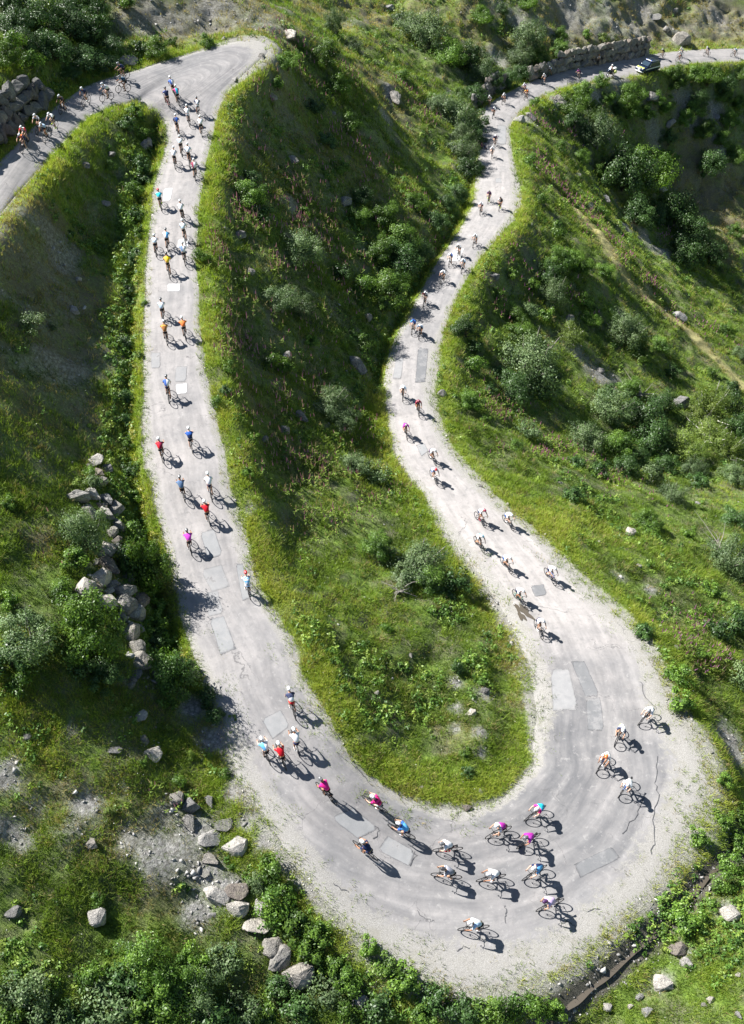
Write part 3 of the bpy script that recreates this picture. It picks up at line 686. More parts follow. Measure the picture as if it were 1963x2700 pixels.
for k in range(2):
    an = rng.uniform(0, math.pi, n) if k == 0 else an + math.pi / 2
    m_ = base + lean * (hh * .62)[:, None]; tp = base + lean * hh[:, None]
    stem = np.array([[.085, .10, .03]]) * rng.uniform(.7, 1.3, (n, 1))
    v, c = tri_batch(base, m_, .012 * sz, .012 * sz, stem, stem, an); V.append(v); C.append(c)
    fl = np.where(rosy[:, None], np.where((P[:, 0] > 14)[:, None], np.array([[.42, .17, .38]]), np.array([[.33, .15, .28]])) * rng.uniform(.7, 1.4, (n, 1)), np.array([[.36, .27, .23]]) * rng.uniform(.6, 1.3, (n, 1)))
    v, c = tri_batch(m_, tp, .034 * sz, .006 * sz, fl, fl * 1.1, an); V.append(v); C.append(c)
# lance leaves up the stem
for k in range(5):
    tt = rng.uniform(.1, .62, n); an = rng.uniform(0, 2 * math.pi, n); q = base + lean * (hh * tt)[:, None]
    e = q + np.stack([np.cos(an) * .17, np.sin(an) * .17, rng.uniform(.02, .1, n)], 1) * sz[:, None]
    lf = pick(GREEN, rng.uniform(.2, .75, n))
    v, c = tri_batch(q, e, .022 * sz, .008 * sz, lf, lf, an + math.pi / 2); V.append(v); C.append(c)
V = np.concatenate(V); C = np.concatenate(C)
me = mesh_np('willowherb', V, np.arange(len(V)).reshape(-1, 4)); attr(me, 'Col', rgba(C), 'FLOAT_COLOR')
o = link('willowherb', me, foliage_mat('willowherb_stalk', .2, .7)); o['kind'] = 'stuff'; o['label'] = 'stands of tall weeds with purple flower spikes'

# leaf clumps
def leaf_quads(c, out, size, col, flat=.6):
    """folded leaves: centre c, rough facing out"""
    n = len(c)
    nrm = out + rng.normal(0, flat, (n, 3)) + np.array([0, 0, .35]); nrm /= np.linalg.norm(nrm, axis=1, keepdims=True)
    a = rng.normal(0, 1, (n, 3)); u = np.cross(nrm, a); u /= np.linalg.norm(u, axis=1, keepdims=True); w = np.cross(nrm, u)
    s = (size * rng.uniform(.6, 1.3, n))[:, None]
    droop = nrm * (s * .18)
    V = np.stack([c - u * s, c - w * s * .48 - droop, c + u * s, c + w * s * .48 - droop], 1).reshape(-1, 3)
    C = np.repeat(col, 4, 0)
    return V, C
und_m = foliage_mat('undergrowth_leaf', .25, .5)
HEDGE = [(1080,2640,110,.8),(1250,2640,90,.8),(1400,2620,70,.8),(1000,2560,60,.8),(900,2470,50,.6),(1530,2530,50,.5),(1790,2430,35,.8),(1850,2400,35,.8),(1950,2290,40,.7),(1880,2110,30,.6),(560,2250,30,.3),(760,2420,60,.7),(840,2520,70,.8),(690,2340,40,.6),(540,1780,40,.8),(500,1720,40,.8),(470,1800,30,.6),(430,1720,40,.9),(410,1640,40,.9),(390,1560,40,.9),(380,1480,40,.9),(360,1400,40,.9),(560,2010,25,.5),(900,1010,60,.5),(960,900,60,.6),(1000,800,60,.7),(1040,720,50,.7),(1130,560,50,.7),(1180,480,45,.7),(1220,400,40,.7),(200,190,60,.9),(280,170,50,.9),(330,150,50,.6),(150,230,40,.8),(60,300,30,.6),(60,420,30,.5),(20,450,30,.5),(640,280,40,.3)]
hz = patches(HEDGE, XX, YY)
P = scatter(92000, 1.0)
ld, rd, de, h_, sc_ = samp(LD, P), samp(RD, P), samp(DE, P), samp(hz, P), samp(FS, P)
nf = big_noise(P, 1.6, 51); nb = big_noise(P, 6, 52)
pk = np.clip(np.maximum(np.maximum(ld * .9 * (de < 2.9), rd * .6), h_ * .9) * (nf - .25) * 2.6, 0, 1) + .55 * np.clip((nb - .5) * 5, 0, 1) * (sc_ < .35) * (nf > .52)
keep = (rng.random(len(P)) < pk) & (de > .75)
keep &= (samp(FD, P) < .45) | (rng.random(len(P)) < .15)
keep &= (samp(FPATH, P) < .3) & (rng.random(len(P)) > .8 * samp(BARE, P))
keep &= samp(patches([(245,1240,45,1),(260,1330,40,1),(280,1440,45,1),(290,1540,50,1),(320,1620,45,1),(350,1720,50,1),(380,1790,30,1),(520,2280,70,1),(590,2190,50,1),(650,2390,60,1),(460,2120,40,1)], XX, YY), P) < .5
P = P[keep]; n = len(P); Z = depth(P); sz = np.sqrt(Z / 50)
NL = 26
rr = (.26 * sz * rng.uniform(.6, 1.4, n))
dirs = rng.normal(0, 1, (n, NL, 3)); dirs[..., 2] = np.abs(dirs[..., 2]); dirs /= np.linalg.norm(dirs, axis=2, keepdims=True)
hgt = rng.uniform(.5, 1.25, n)
c = P[:, None] + dirs * (rr[:, None] * np.cbrt(rng.random((n, NL))))[..., None] * np.stack([np.ones(n), np.ones(n), hgt * 1.4], 1)[:, None]
c[..., 2] += H0
cc = pick([(.04, .09, .016), (.08, .165, .028), (.14, .24, .038), (.22, .29, .05)], rng.random(n))
yel = (ldy := samp(LD, P)) * (samp(DE, P) < 1.1) * (rng.random(n) < .5)
cc = np.where((yel > .5)[:, None], np.array([[.25, .25, .04]]), cc)
V, C = leaf_quads(c.reshape(-1, 3), dirs.reshape(-1, 3), np.repeat(.085 * sz, NL), np.repeat(cc, NL, 0) * rng.uniform(.75, 1.25, (n * NL, 1)))
me = mesh_np('undergrowth', V, np.arange(len(V)).reshape(-1, 4)); attr(me, 'Col', rgba(C), 'FLOAT_COLOR')
o = link('undergrowth', me, und_m); o['kind'] = 'stuff'; o['label'] = 'leafy undergrowth filling the ditches and road edges'

# small pale meadow flowers
P = scatter(15000, 1.3)
lu, de, sc_, ve = samp(FL, P), samp(DE, P), samp(FS, P), samp(FV, P); nf = big_noise(P, 3, 61)
keep = (rng.random(len(P)) < np.clip((nf - .45) * 1.6, 0, .5)) & (de > .4) & (sc_ < .4); P = P[keep]; n = len(P)
c = P + np.array([0, 0, H0 + .22]); sz = np.sqrt(depth(P) / 50)
cl = np.where((rng.random(n) < .7)[:, None], np.array([[.75, .75, .68]]), np.array([[.7, .55, .05]]))
V, C = leaf_quads(c, np.tile([[0, 0, 1.0]], (n, 1)), .028 * sz, cl, .2)
me = mesh_np('meadow_flowers', V, np.arange(len(V)).reshape(-1, 4)); attr(me, 'Col', rgba(C), 'FLOAT_COLOR')
o = link('meadow_flowers', me, und_m); o['kind'] = 'stuff'; o['label'] = 'scattered white and yellow meadow flowers in the grass'

# ------------------------------------------------------------------ stone: loose gravel, boulders, boulder walls
def rock_hull(seed, flat=1.0, npt=18):
    r_ = random.Random(seed); bm = bmesh.new()
    for _ in range(npt):
        v = Vector((r_.gauss(0, 1), r_.gauss(0, 1), r_.gauss(0, 1))).normalized() * r_.uniform(.8, 1.05)
        bm.verts.new((v.x, v.y * r_.uniform(.85, 1.05), v.z * flat))
    bmesh.ops.convex_hull(bm, input=bm.verts)
    for v in [v for v in bm.verts if not v.link_faces]: bm.verts.remove(v)
    bmesh.ops.bevel(bm, geom=bm.edges[:], offset=.07, segments=1, affect='EDGES', clamp_overlap=True)
    bmesh.ops.triangulate(bm, faces=bm.faces[:])
    bmesh.ops.subdivide_edges(bm, edges=bm.edges[:], cuts=1, use_grid_fill=True)
    for v in bm.verts:
        v.co += v.normal * (.035 * math.sin(7 * v.co.x + seed) * math.cos(6 * v.co.y + 2 * seed) + r_.gauss(0, .012))
    return bm
def rock_mat(name, lo, mid, hi, moss=.25):
    t = NT(name); oi = t.n('ObjectInfo'); a = t.noise(2.2, 7, .7); b = t.noise(9, 6, .75)
    c = t.ramp(t.math('ADD', t.math('MULTIPLY', a, .55), t.math('MULTIPLY', b, .45)), [(.34, lo), (.5, mid), (.64, hi)])
    c = t.mix(1.0, c, t.ramp(oi.outputs['Random'], [(0, (.72, .73, .76)), (.5, (1, .98, .95)), (1, (1.2, 1.14, 1.05))]), 'MULTIPLY')
    vo = t.n('TexVoronoi', feature='DISTANCE_TO_EDGE'); vo.inputs['Scale'].default_value = 1.6; t.l(t.tc.outputs['Object'], vo.inputs['Vector'])
    c = t.mix(t.ramp(vo.outputs['Distance'], [(.0, .55), (.03, 0)]), c, tuple(x * .4 for x in lo))
    g = t.n('NewGeometry'); sp = t.n('SeparateXYZ'); t.l(g.outputs['Normal'], sp.inputs[0])
    ms = t.math('MULTIPLY', t.ramp(sp.outputs[2], [(.55, 0), (.9, moss)]), t.ramp(a, [(.48, 0), (.58, 1)]))
    c = t.mix(ms, c, (.09, .095, .04)); t.color(c); t.b.inputs['Roughness'].default_value = .92
    t.bump(t.math('ADD', a, b), .8, .12); return t.m
ROCK = rock_mat('limestone', (.12, .115, .11), (.225, .218, .208), (.40, .38, .36))
ROCKP = rock_mat('pale_limestone', (.22, .212, .20), (.36, .345, .325), (.54, .52, .495), .1)
ROCKW = rock_mat('shaded_wall_stone', (.085, .085, .085), (.165, .162, .158), (.27, .262, .25), .2)  # darker limestone: the shade on the wall faces is put into its colour
ROCKD = rock_mat('brown_gneiss', (.09, .08, .075), (.175, .155, .142), (.30, .27, .245))
gr_bms = [rock_hull(s, .7, 8) for s in (1, 2, 3)]
GP = []
for b_ in gr_bms:
    b_.verts.ensure_lookup_table(); b2 = bmesh.new()
    for v in b_.verts: b2.verts.new(v.co)
    bmesh.ops.convex_hull(b2, input=b2.verts); b2.verts.ensure_lookup_table()
    bmesh.ops.decimate if False else None
    b2.free()
def gravel_proto(seed):
    r_ = random.Random(seed); bm = bmesh.new()
    for _ in range(9):
        v = Vector((r_.gauss(0, 1), r_.gauss(0, 1), r_.gauss(0, 1))).normalized(); bm.verts.new((v.x, v.y * .8, v.z * .6))
    bmesh.ops.convex_hull(bm, input=bm.verts); bmesh.ops.triangulate(bm, faces=bm.faces[:])
    bm.verts.index_update(); bm.verts.ensure_lookup_table()
    V = np.array([v.co[:] for v in bm.verts]); f = np.array([[v.index for v in fc.verts] for fc in bm.faces]); bm.free(); return V, f
GPR = [gravel_proto(s) for s in range(5)]
def stones_mesh(name, P, size, cols, sink=.3):
    Vs, Fs, Cs = [], [], []; off = 0
    for i in range(len(P)):
        V, f = GPR[i % 5]; a = random.uniform(0, 6.28); ca, sa = math.cos(a), math.sin(a)
        q = V * size[i] * np.array([random.uniform(.7, 1.3), random.uniform(.7, 1.3), random.uniform(.6, 1.2)])
        q = np.stack([q[:, 0] * ca - q[:, 1] * sa, q[:, 0] * sa + q[:, 1] * ca, q[:, 2]], 1) + P[i] + np.array([0, 0, H0 + size[i] * sink])
        Vs.append(q); Fs.append(f + off); off += len(V); Cs.append(np.repeat(cols[i:i + 1], len(V), 0))
    me = mesh_np(name, np.concatenate(Vs), np.concatenate(Fs)); attr(me, 'Col', rgba(np.concatenate(Cs)), 'FLOAT_COLOR'); return me
t = NT('loose_stone'); t.color(t.mix(.35, t.attr('Col').outputs['Color'], t.mix(t.noise(12, 4), (.1, .1, .1), (.5, .5, .5)), 'OVERLAY')); stone_m = t.m
P = scatter(60000, 1.2)
sc_, gm, bd, de = samp(FS, P), samp(FG, P), samp(FB, P), samp(DE, P); nf = big_noise(P, 1.3, 71)
hp = patches([(245,1240,40,1),(260,1330,35,1),(280,1440,40,1),(290,1540,45,1),(320,1620,40,1),(350,1720,45,1),(380,1790,25,1),(540,2290,55,.8),(590,2190,45,.8),(640,2380,50,.8),(470,2120,35,.8),(380,1940,40,.5)], XX, YY); hp = samp(hp, P)
pk = np.clip(hp * .55 + sc_ * .55 * (nf > .42) + (gm > .35) * .30 * (nf > .45) + (bd > .12) * 1.0 + .008, 0, 1) * (de > .05)
keep = rng.random(len(P)) < pk; P = P[keep]; hp = hp[keep]; n = len(P); sz = np.sqrt(depth(P) / 50)
size = np.exp(rng.normal(-2.95, .5, n)) * sz * np.where(samp(FS, P) > .4, 1.35, 1.0) * (1 + 1.6 * hp)
size = np.minimum(size, .26 + .16 * hp)
cols = pick([(.16, .155, .15), (.29, .28, .265), (.44, .425, .40), (.60, .58, .56)], np.clip(rng.normal(.5, .22, n), 0, 1))
me = stones_mesh('loose_stones', P, size, cols); o = link('loose_stones', me, stone_m); o['kind'] = 'stuff'; o['label'] = 'loose gravel and small stones on scree, shoulders and stream bed'

ROCKS = []
for k in range(8):
    bm = rock_hull(100 + k * 7, (.62, .8, .7, .95, .55, .85, .75, 1.0)[k], (14, 18, 12, 20, 16, 13, 22, 15)[k]); me = bpy.data.meshes.new('boulder'); bm.to_mesh(me); bm.free(); me.materials.append(ROCK); ROCKS.append(me)
ORD = ['topmost', 'second', 'third', 'fourth', 'fifth', 'sixth', 'seventh', 'eighth', 'ninth', 'tenth', 'eleventh', 'twelfth', 'thirteenth', 'fourteenth', 'fifteenth', 'sixteenth', 'seventeenth', 'eighteenth', 'nineteenth', 'twentieth']
def unique_labels(items):
    """items: [obj, phrase, py]; same phrases get counted down the picture"""
    by = {}
    for it in items: by.setdefault(it[1], []).append(it)
    for ph, L in by.items():
        if len(L) == 1: L[0][0]['label'] = ph; continue
        L.sort(key=lambda i: i[2])
        for k, it in enumerate(L):
            it[0]['label'] = (f'{ORD[0]} {ph}' if k == 0 else f'lowest {ph}' if k == len(L) - 1 else f'{ph}, {ORD[k]} from the top')
def region(px, py):
    if py > 2500 and px > 950: return 'below the lower bend'
    if px > 1440 and py > 2200: return 'beside the little stream'
    if px < 480 and py < 420 and not (px > 180 and py > 300): return 'above the upper bend'
    if px < 330 and py < 700: return 'on spur inside the upper bend'
    if px < 400 and py < 1160: return 'on dark slope above the ditch'
    if px < 420 and py < 1600: return 'near the boulder heap'
    if px < 600 and py < 2000: return 'on mound under the boulder heap'
    if px < 950 and py < 2360: return 'on stony slope outside lower bend'
    if px < 950: return 'in the thicket at bottom corner'
    if 560 < px < 960 and py < 200: return 'by the knoll at upper bend'
    if px < 1000 and py < 700: return 'on upper flank of middle bank'
    if px < 1080 and py < 1150: return 'on middle of the middle bank'
    if px < 1440 and 1150 <= py < 2150 and px < 1100 + (py - 1150) * .4: return 'on grassy tongue inside lower bend'
    if px < 1270 and py < 330: return 'on ridge across the ravine'
    if px < 1280 and py < 900 and px < 1260 - (py - 400) * .25: return 'on ravine side above far lane'
    if py < 200: return 'on hillside above the boulder wall'
    if py < 480 and px > 1600: return 'on slope under the parked car'
    if py < 520: return 'on bank under the ravine bend'
    if px > 1560 and py < 820: return 'in the gully behind the spur'
    if py < 850: return 'on near face of the spur'
    if py < 1250: return 'in the wooded hollow'
    return 'on green slope beyond far lane'
ritems = []
def boulder(px, py, rx, ry=None, m=0, flat=None, where=None):
    ry = ry or rx * .8
    p = hit(px, py + ry * .35); s = scale_at(p); a = rx / s; 
    k = random.randrange(8)
    o = bpy.data.objects.new('boulder', ROCKS[k]); COL.objects.link(o)
    o.location = (p.x, p.y, p.z + a * (.16 if where else .06))
    o.rotation_euler = (random.gauss(0, .25), random.gauss(0, .25), random.uniform(-.5, .5))
    q = 1.42 if where else 1.15
    o.scale = (a * q, min(ry / s * 1.17 * q, a * 1.35 * q), a * q * random.uniform(.75, 1.05))
    o.material_slots[0].link = 'OBJECT'; o.material_slots[0].material = (ROCK, ROCKP, ROCKD)[m]
    tone = ('grey', 'pale', 'brownish')[m]; size = 'large ' if a > .75 else 'small ' if a < .35 else ''
    o['category'] = 'boulder'; o['group'] = 'boulders on the slopes'
    ritems.append([o, f'{size}{tone} boulder {where or region(px, py)}', py])
    return o
HEAP = [(320,120,70,50,1),(440,200,50,40,0),(360,240,55,55,2),(400,310,40,50,0),(300,430,70,60,1),(180,470,100,40,1),(440,485,70,40,1),(380,540,50,40,2),(520,560,65,75,0),(430,620,70,45,1),(270,600,80,50,0),(550,730,65,60,0),(470,770,50,70,0),(520,860,40,50,2),(440,940,70,55,1),(510,930,50,50,0),(390,1010,50,40,0),(440,1100,100,80,2),(600,1060,60,80,0),(640,1180,80,100,0),(370,1200,80,70,1),(230,1300,75,75,1),(480,1270,60,40,0),(340,1330,70,50,2),(460,1340,40,40,1),(570,1340,100,60,0),(400,1420,100,60,1),(600,1440,90,70,0),(730,1400,70,90,2),(700,1540,75,50,1),(650,1700,70,80,0),(740,1690,40,60,1),(580,1580,50,40,0),(710,1860,70,60,0),(770,1980,80,80,0),(880,2110,60,70,2),(700,2080,50,90,0),(660,2200,30,40,0),(590,950,30,40,0),(610,920,25,30,0),(740,1240,60,50,2),(690,960,25,15,0),(320,1060,30,35,1)]
for (x, y, a, b, m) in HEAP:
    part = 'top' if y < 700 else 'middle' if y < 1500 else 'lower end'
    boulder(160 + x / 3.543, 1180 + y / 3.543, a / 3.543 * 1.12, b / 3.543 * 1.12, m, where=f'at the {part} of the boulder heap')
LOOSE = [(369,1884,21,1),(400,1982,27,1),(304,1973,18,0),(71,1940,12,0),(381,1949,15,0),(352,1788,15,0),(411,1770,24,2),
 (464,2101,21,0),(506,2119,27,0),(554,2107,18,0),(590,2167,24,0),(554,2202,30,1),(619,2226,33,1),(554,2262,24,0),(539,2298,15,0),(572,2351,36,1),(625,2339,30,2),(625,2387,30,1),(691,2387,24,1),(679,2429,36,1),(560,2411,12,1),(256,2411,27,1),(715,2488,30,0),(786,2560,42,0),(738,2512,36,0),(953,2631,24,1),(36,2399,21,0),(244,2223,18,0),(500,2160,25,0),
 (1241,1878,15,1),(1253,1845,8,1),(1083,1726,7,1),(994,1824,7,1),(1280,1818,12,0),(1661,1401,15,1),(1571,1357,9,0),(1577,1428,7,1),(1685,1491,9,1),(1786,1708,12,0),(1344,1584,9,2),
 (1875,2634,11,1),(1750,2587,27,1),(1685,2625,12,1),(1601,2652,13,1),(1664,2652,8,1),(1708,2664,15,1),(1946,2673,11,1),(1786,2494,24,2),(1923,2405,27,1),(1810,2536,18,1),(1946,2568,8,1),(1857,2649,8,0),(1113,2074,6,1),(1268,2086,9,1),(1233,2128,13,2),
 (941,954,33,0),(792,1094,21,0),(750,1132,15,0),(697,1156,12,0),(756,936,15,0),(197,817,15,1),(208,736,9,1),(661,715,12,0),(971,835,15,0),
 (1167,1037,17,0),(1303,727,15,0),(1500,840,15,0),(1792,829,21,1),(1798,1061,24,0),(1583,977,11,0),(1476,1272,8,0),(1339,1328,6,1),(1839,1325,8,1),(1268,1281,7,0),
 (1795,104,24,0),(1714,250,21,0),(1726,42,18,0),(1476,262,20,0),(1399,303,18,0),(1369,315,15,1),(1203,390,15,1),(1768,324,15,0),(1756,77,9,0),(1780,27,9,0),(1524,458,9,0),(1747,500,12,1),(1598,524,15,0),(1027,18,12,1),(1042,256,24,0),(1887,304,12,0),
 (768,92,27,1),(295,405,18,0),(226,435,13,0),(280,533,12,0),(339,155,24,0),(539,95,7,1),(590,101,7,1),(381,378,15,0),(631,619,18,0),(881,298,7,0),(774,417,18,0),(911,530,18,0),(691,149,12,0),(720,250,14,0),(620,210,12,1)]
for (x, y, a, m) in LOOSE: boulder(x, y, a * 1.1, None, m)
unique_labels(ritems)

def boulder_wall(name, base, hts, lean, label, seed, sz):
    """dry wall of big stones: base polyline in photograph pixels, height per point (m)"""
    r_ = random.Random(seed); bp = [Vector(hit(*p)) for p in base]; me_all = bmesh.new()
    segs = []; L = 0
    for a, b in zip(bp[:-1], bp[1:]): segs.append((L, a, b)); L += (b - a).length
    def at(s):
        for i, (l0, a, b) in enumerate(segs):
            ln = (b - a).length
            if s <= l0 + ln or i == len(segs) - 1:
                t_ = min(1, (s - l0) / ln); d = (b - a).normalized(); return a.lerp(b, t_), Vector((d.y, -d.x, 0)).normalized(), hts[i] * (1 - t_) + hts[i + 1] * t_
    z0 = 0
    while True:
        hmax = max(hts); 
        if z0 > hmax: break
        s = r_.uniform(0, sz); rh = sz * r_.uniform(.8, 1.15)
        while s < L:
            w_ = sz * r_.uniform(.75, 1.65); p, nv, h_ = at(min(L, s + w_ / 2))
            if z0 < h_ - rh * .3:
                k = r_.randrange(8); bm = bmesh.new(); bm.from_mesh(ROCKS[k])
                mt = Matrix.Translation(p + nv * (lean * z0 + r_.uniform(-.12, .12)) + Vector((0, 0, z0 + rh * .45))) @ Matrix.Rotation(math.atan2(-nv.x, nv.y) + r_.gauss(0, .15), 4, 'Z') @ Matrix.Rotation(r_.gauss(0, .3), 4, 'Y') @ Matrix.Diagonal((w_ * .8, sz * .75, rh * .8 / (.62, .8, .7, .95, .55, .85, .75, 1.0)[k], 1))
                bm.transform(mt)
                tmp = bpy.data.meshes.new('tmp'); bm.to_mesh(tmp); bm.free(); n0 = len(me_all.faces); me_all.from_mesh(tmp); bpy.data.meshes.remove(tmp)
                me_all.faces.ensure_lookup_table(); mi = r_.choice((0, 0, 0, 0, 2, 2, 1))
                for fc in me_all.faces[n0:]: fc.material_index = mi
            s += w_
        z0 += rh * .92
    n0 = len(me_all.faces)
    prev = None
    for k in range(41):
        p, nv, h_ = at(L * k / 40); a_ = me_all.verts.new(p - Vector((0, 0, .3)) + nv * .2); b_ = me_all.verts.new(p + nv * (.2 + lean * h_) + Vector((0, 0, h_ * .9)))
        if prev: me_all.faces.new((prev[0], a_, b_, prev[1]))
        prev = (a_, b_)
    me_all.faces.ensure_lookup_table()
    for fc in me_all.faces[n0:]: fc.material_index = 2
    me = bpy.data.meshes.new(name); me_all.to_mesh(me); me_all.free()
    o = link(name, me, [ROCKW, ROCK, ROCKD]); tag(o, label, 'wall'); return o
boulder_wall('boulder_wall', [(146,252),(112,288),(66,324),(16,368),(-60,432)], [1.3,2.2,2.7,2.8,2.6], .55, 'shaded wall of big boulders beside lane leaving the upper bend', 5, 1.0)
boulder_wall('boulder_wall', [(1716,143),(1690,149),(1620,162),(1540,176),(1480,190),(1440,200),(1395,215)], [2.3,2.6,2.8,2.6,2.3,1.9,1.2], .22, 'long wall of stacked boulders behind the parked car', 6, .95)
boulder_wall('boulder_wall', [(1345,225),(1310,238),(1275,262),(1250,285)], [1.6,2.2,2.0,1.4], .2, 'short overgrown boulder wall above the ravine bend', 8, .9)

# ------------------------------------------------------------------ shrubs and small trees: crown of leaves + stems, prototypes shared by copies
LEAF = {'A': foliage_mat('broad_leaf', .3, .45), 'B': foliage_mat('willow_leaf', .22, .5), 'C': foliage_mat('dark_leaf', .18, .45), 'D': foliage_mat('birch_leaf', .3, .5)}
LCOL = {'A': [(.04, .085, .014), (.085, .165, .024), (.155, .255, .036)], 'B': [(.055, .095, .035), (.105, .165, .06), (.19, .255, .11)],
        'C': [(.026, .06, .014), (.05, .105, .024), (.085, .155, .036)], 'D': [(.075, .125, .022), (.14, .205, .034), (.215, .275, .05)]}
bark_m = {'A': plain('brown_bark', (.10, .075, .05), .9), 'B': plain('grey_bark', (.24, .22, .19), .9), 'C': plain('dark_bark', (.06, .05, .04), .9), 'D': plain('birch_bark', (.52, .49, .44), .8)}
def tubes(paths, sides=5):
    """paths: list of (points, radii) -> V, quads"""
    V, f = [], []; off = 0
    for pts, rad in paths:
        pts = np.array(pts, float); n = len(pts)
        for i in range(n):
            d = pts[min(i + 1, n - 1)] - pts[max(i - 1, 0)]; d /= np.linalg.norm(d) + 1e-9
            a = np.cross(d, [0.31, .95, .1]); a /= np.linalg.norm(a) + 1e-9; b = np.cross(d, a)
            for k in range(sides):
                th = 2 * math.pi * k / sides; V.append(pts[i] + rad[i] * (math.cos(th) * a + math.sin(th) * b))
        for i in range(n - 1):
            for k in range(sides):
                f.append((off + i * sides + k, off + i * sides + (k + 1) % sides, off + (i + 1) * sides + (k + 1) % sides, off + (i + 1) * sides + k))
        off += n * sides
    return np.array(V), np.array(f)
def shrub_proto(kind, big, seed):
    r_ = np.random.default_rng(seed)
    K = (32 if big else 13); clumps = []
    while len(clumps) < K:
        d = r_.normal(0, 1, 3); d[2] = abs(d[2]) * .9 - .12; d /= np.linalg.norm(d); q = d * r_.uniform(.3, 1.08) * np.array([1, 1, .95])
        q[2] = max(q[2] + .42, .1); clumps.append(q)
    clumps = np.array(clumps); cr = r_.uniform(.16, .42, K) * (.85 if big else 1.1)
    n = (8500 if big else 1500); ci = r_.integers(0, K, n)
    d = r_.normal(0, 1, (n, 3)); d /= np.linalg.norm(d, axis=1, keepdims=True)
    spray = {'B': 1.25, 'D': 1.35}.get(kind, 1.05)
    c = clumps[ci] + d * (cr[ci] * (.35 + .75 * np.sqrt(r_.random(n))) * np.where(r_.random(n) < .2, spray * 1.4, 1))[:, None] * np.array([1, 1, .85])
    c[:, 2] = np.maximum(c[:, 2], .04)
    tone = np.clip(r_.normal(.45, .2, n) + (r_.random(K)[ci] - .5) * .7, 0, 1)
    col = pick(LCOL[kind], tone) * r_.uniform(.8, 1.2, (n, 1))
    out = d * .7 + (c - np.array([0, 0, .35])) * .6
    V, C = leaf_quads(c, out, np.full(n, (.042 if big else .095) * (.85 if kind in 'BD' else 1)), col, .55)
    me = mesh_np('crown', V, np.arange(len(V)).reshape(-1, 4)); attr(me, 'Col', rgba(C), 'FLOAT_COLOR'); me.materials.append(LEAF[kind])
    paths = []
    for k in range(min(K, 12 if big else 6)):
        e = clumps[k]; b = np.array([r_.normal(0, .06), r_.normal(0, .06), -.12]); m1 = b * .6 + e * .4 + r_.normal(0, .05, 3) + np.array([0, 0, .06])
        paths.append(([b, m1, e, e + (e - m1) * .55], [.028 if big else .035, .02, .011, .004]))
    if kind == 'D' or (kind == 'B' and big):
        for k in range(6):
            e = clumps[-1 - k] * np.array([1.15, 1.15, 1.2]); b = np.array([r_.normal(0, .06), r_.normal(0, .06), -.1]); paths.append(([b, (b + e) / 2 + r_.normal(0, .06, 3), e, e * 1.12], [.03, .024, .014, .005]))
    V, f = tubes(paths); ms = mesh_np('stems', V, f, True); ms.materials.append(bark_m[kind])
    return me, ms
PROTO = {(k, b): [shrub_proto(k, b, 10 * i + 3 * 'ABCD'.index(k) + b) for i in range(2)] for k in 'ABCD' for b in (0, 1)}
KN = {'A': 'bright green broad-leaved shrub', 'B': 'grey-green willow shrub', 'C': 'dark green bush', 'D': 'yellow-green birch'}
KS = {'A': 'shrub', 'B': 'willow', 'C': 'bush', 'D': 'birch'}
vitems = []
def shrub(px, py, r, k, hf=1.0):
    p = hit(px, py + r * .45); s = scale_at(p); a = r / s * (1.0 if py > 2300 else 1.12)
    big = int(a > 1.15); me, ms = PROTO[(k, big)][random.randrange(2)]
    o = bpy.data.objects.new({'A': 'leafy_shrub', 'B': 'willow_shrub', 'C': 'dark_bush', 'D': 'birch_tree'}[k], me); COL.objects.link(o)
    o.location = (p.x, p.y, p.z - .04); o.rotation_euler = (random.gauss(0, .1), random.gauss(0, .1), random.uniform(0, 6.28))
    o.scale = (a * random.uniform(.9, 1.1), a * random.uniform(.9, 1.1), a * hf * random.uniform(.85, 1.15))
    st = bpy.data.objects.new('stem' if k != 'D' else 'trunk', ms); COL.objects.link(st); st.parent = o
    o['category'] = 'birch' if k == 'D' else 'shrub'; o['group'] = 'shrubs and small trees on the slopes'
    size = 'tall ' if a > 2.4 else 'big ' if a > 1.5 else 'small ' if a < .7 else ''
    vitems.append([o, f'{size}{KN[k]} {region(px, py)}', py])
def C1(L, ox, oy):
    for (x, y, r, k, *h) in L: shrub(ox + x * .5955, oy + y * .5955, r * .5955, k, *h)
C1([(80,110,85,'C'),(190,90,90,'C'),(310,120,90,'C'),(420,150,85,'C'),(240,220,80,'C'),(370,250,85,'C',.6),(470,260,65,'C',.5),(130,200,60,'C'),(330,50,75,'C'),(60,30,70,'C'),(430,50,65,'C'),(500,190,50,'C',.6),(300,310,55,'C',.5),(60,200,50,'A'),(40,270,60,'A'),(130,280,50,'A'),(560,20,40,'A'),
 (700,230,50,'A'),(620,210,30,'C'),(920,185,35,'A'),(770,190,25,'A'),(600,500,40,'A'),(560,560,40,'C'),(650,600,30,'A'),(495,740,22,'A'),(1270,280,55,'A'),(1440,260,60,'A'),(1490,130,42,'B',1.4),(1230,380,35,'A'),(1500,390,50,'A'),(1110,890,75,'A'),(1340,1100,85,'B'),(1590,960,50,'A'),(1510,750,42,'A'),(1610,880,50,'C'),(890,1140,34,'A'),(600,1130,38,'C'),(620,740,40,'C'),(640,810,38,'C'),(590,850,36,'A'),(600,960,36,'C'),(620,1040,34,'A'),(1120,790,40,'C'),(1170,960,45,'C'),(1350,940,30,'A'),(1040,760,26,'A'),(1450,620,40,'C'),(1560,560,40,'A'),(1400,480,40,'C'),(1560,210,40,'B')], 0, 0)
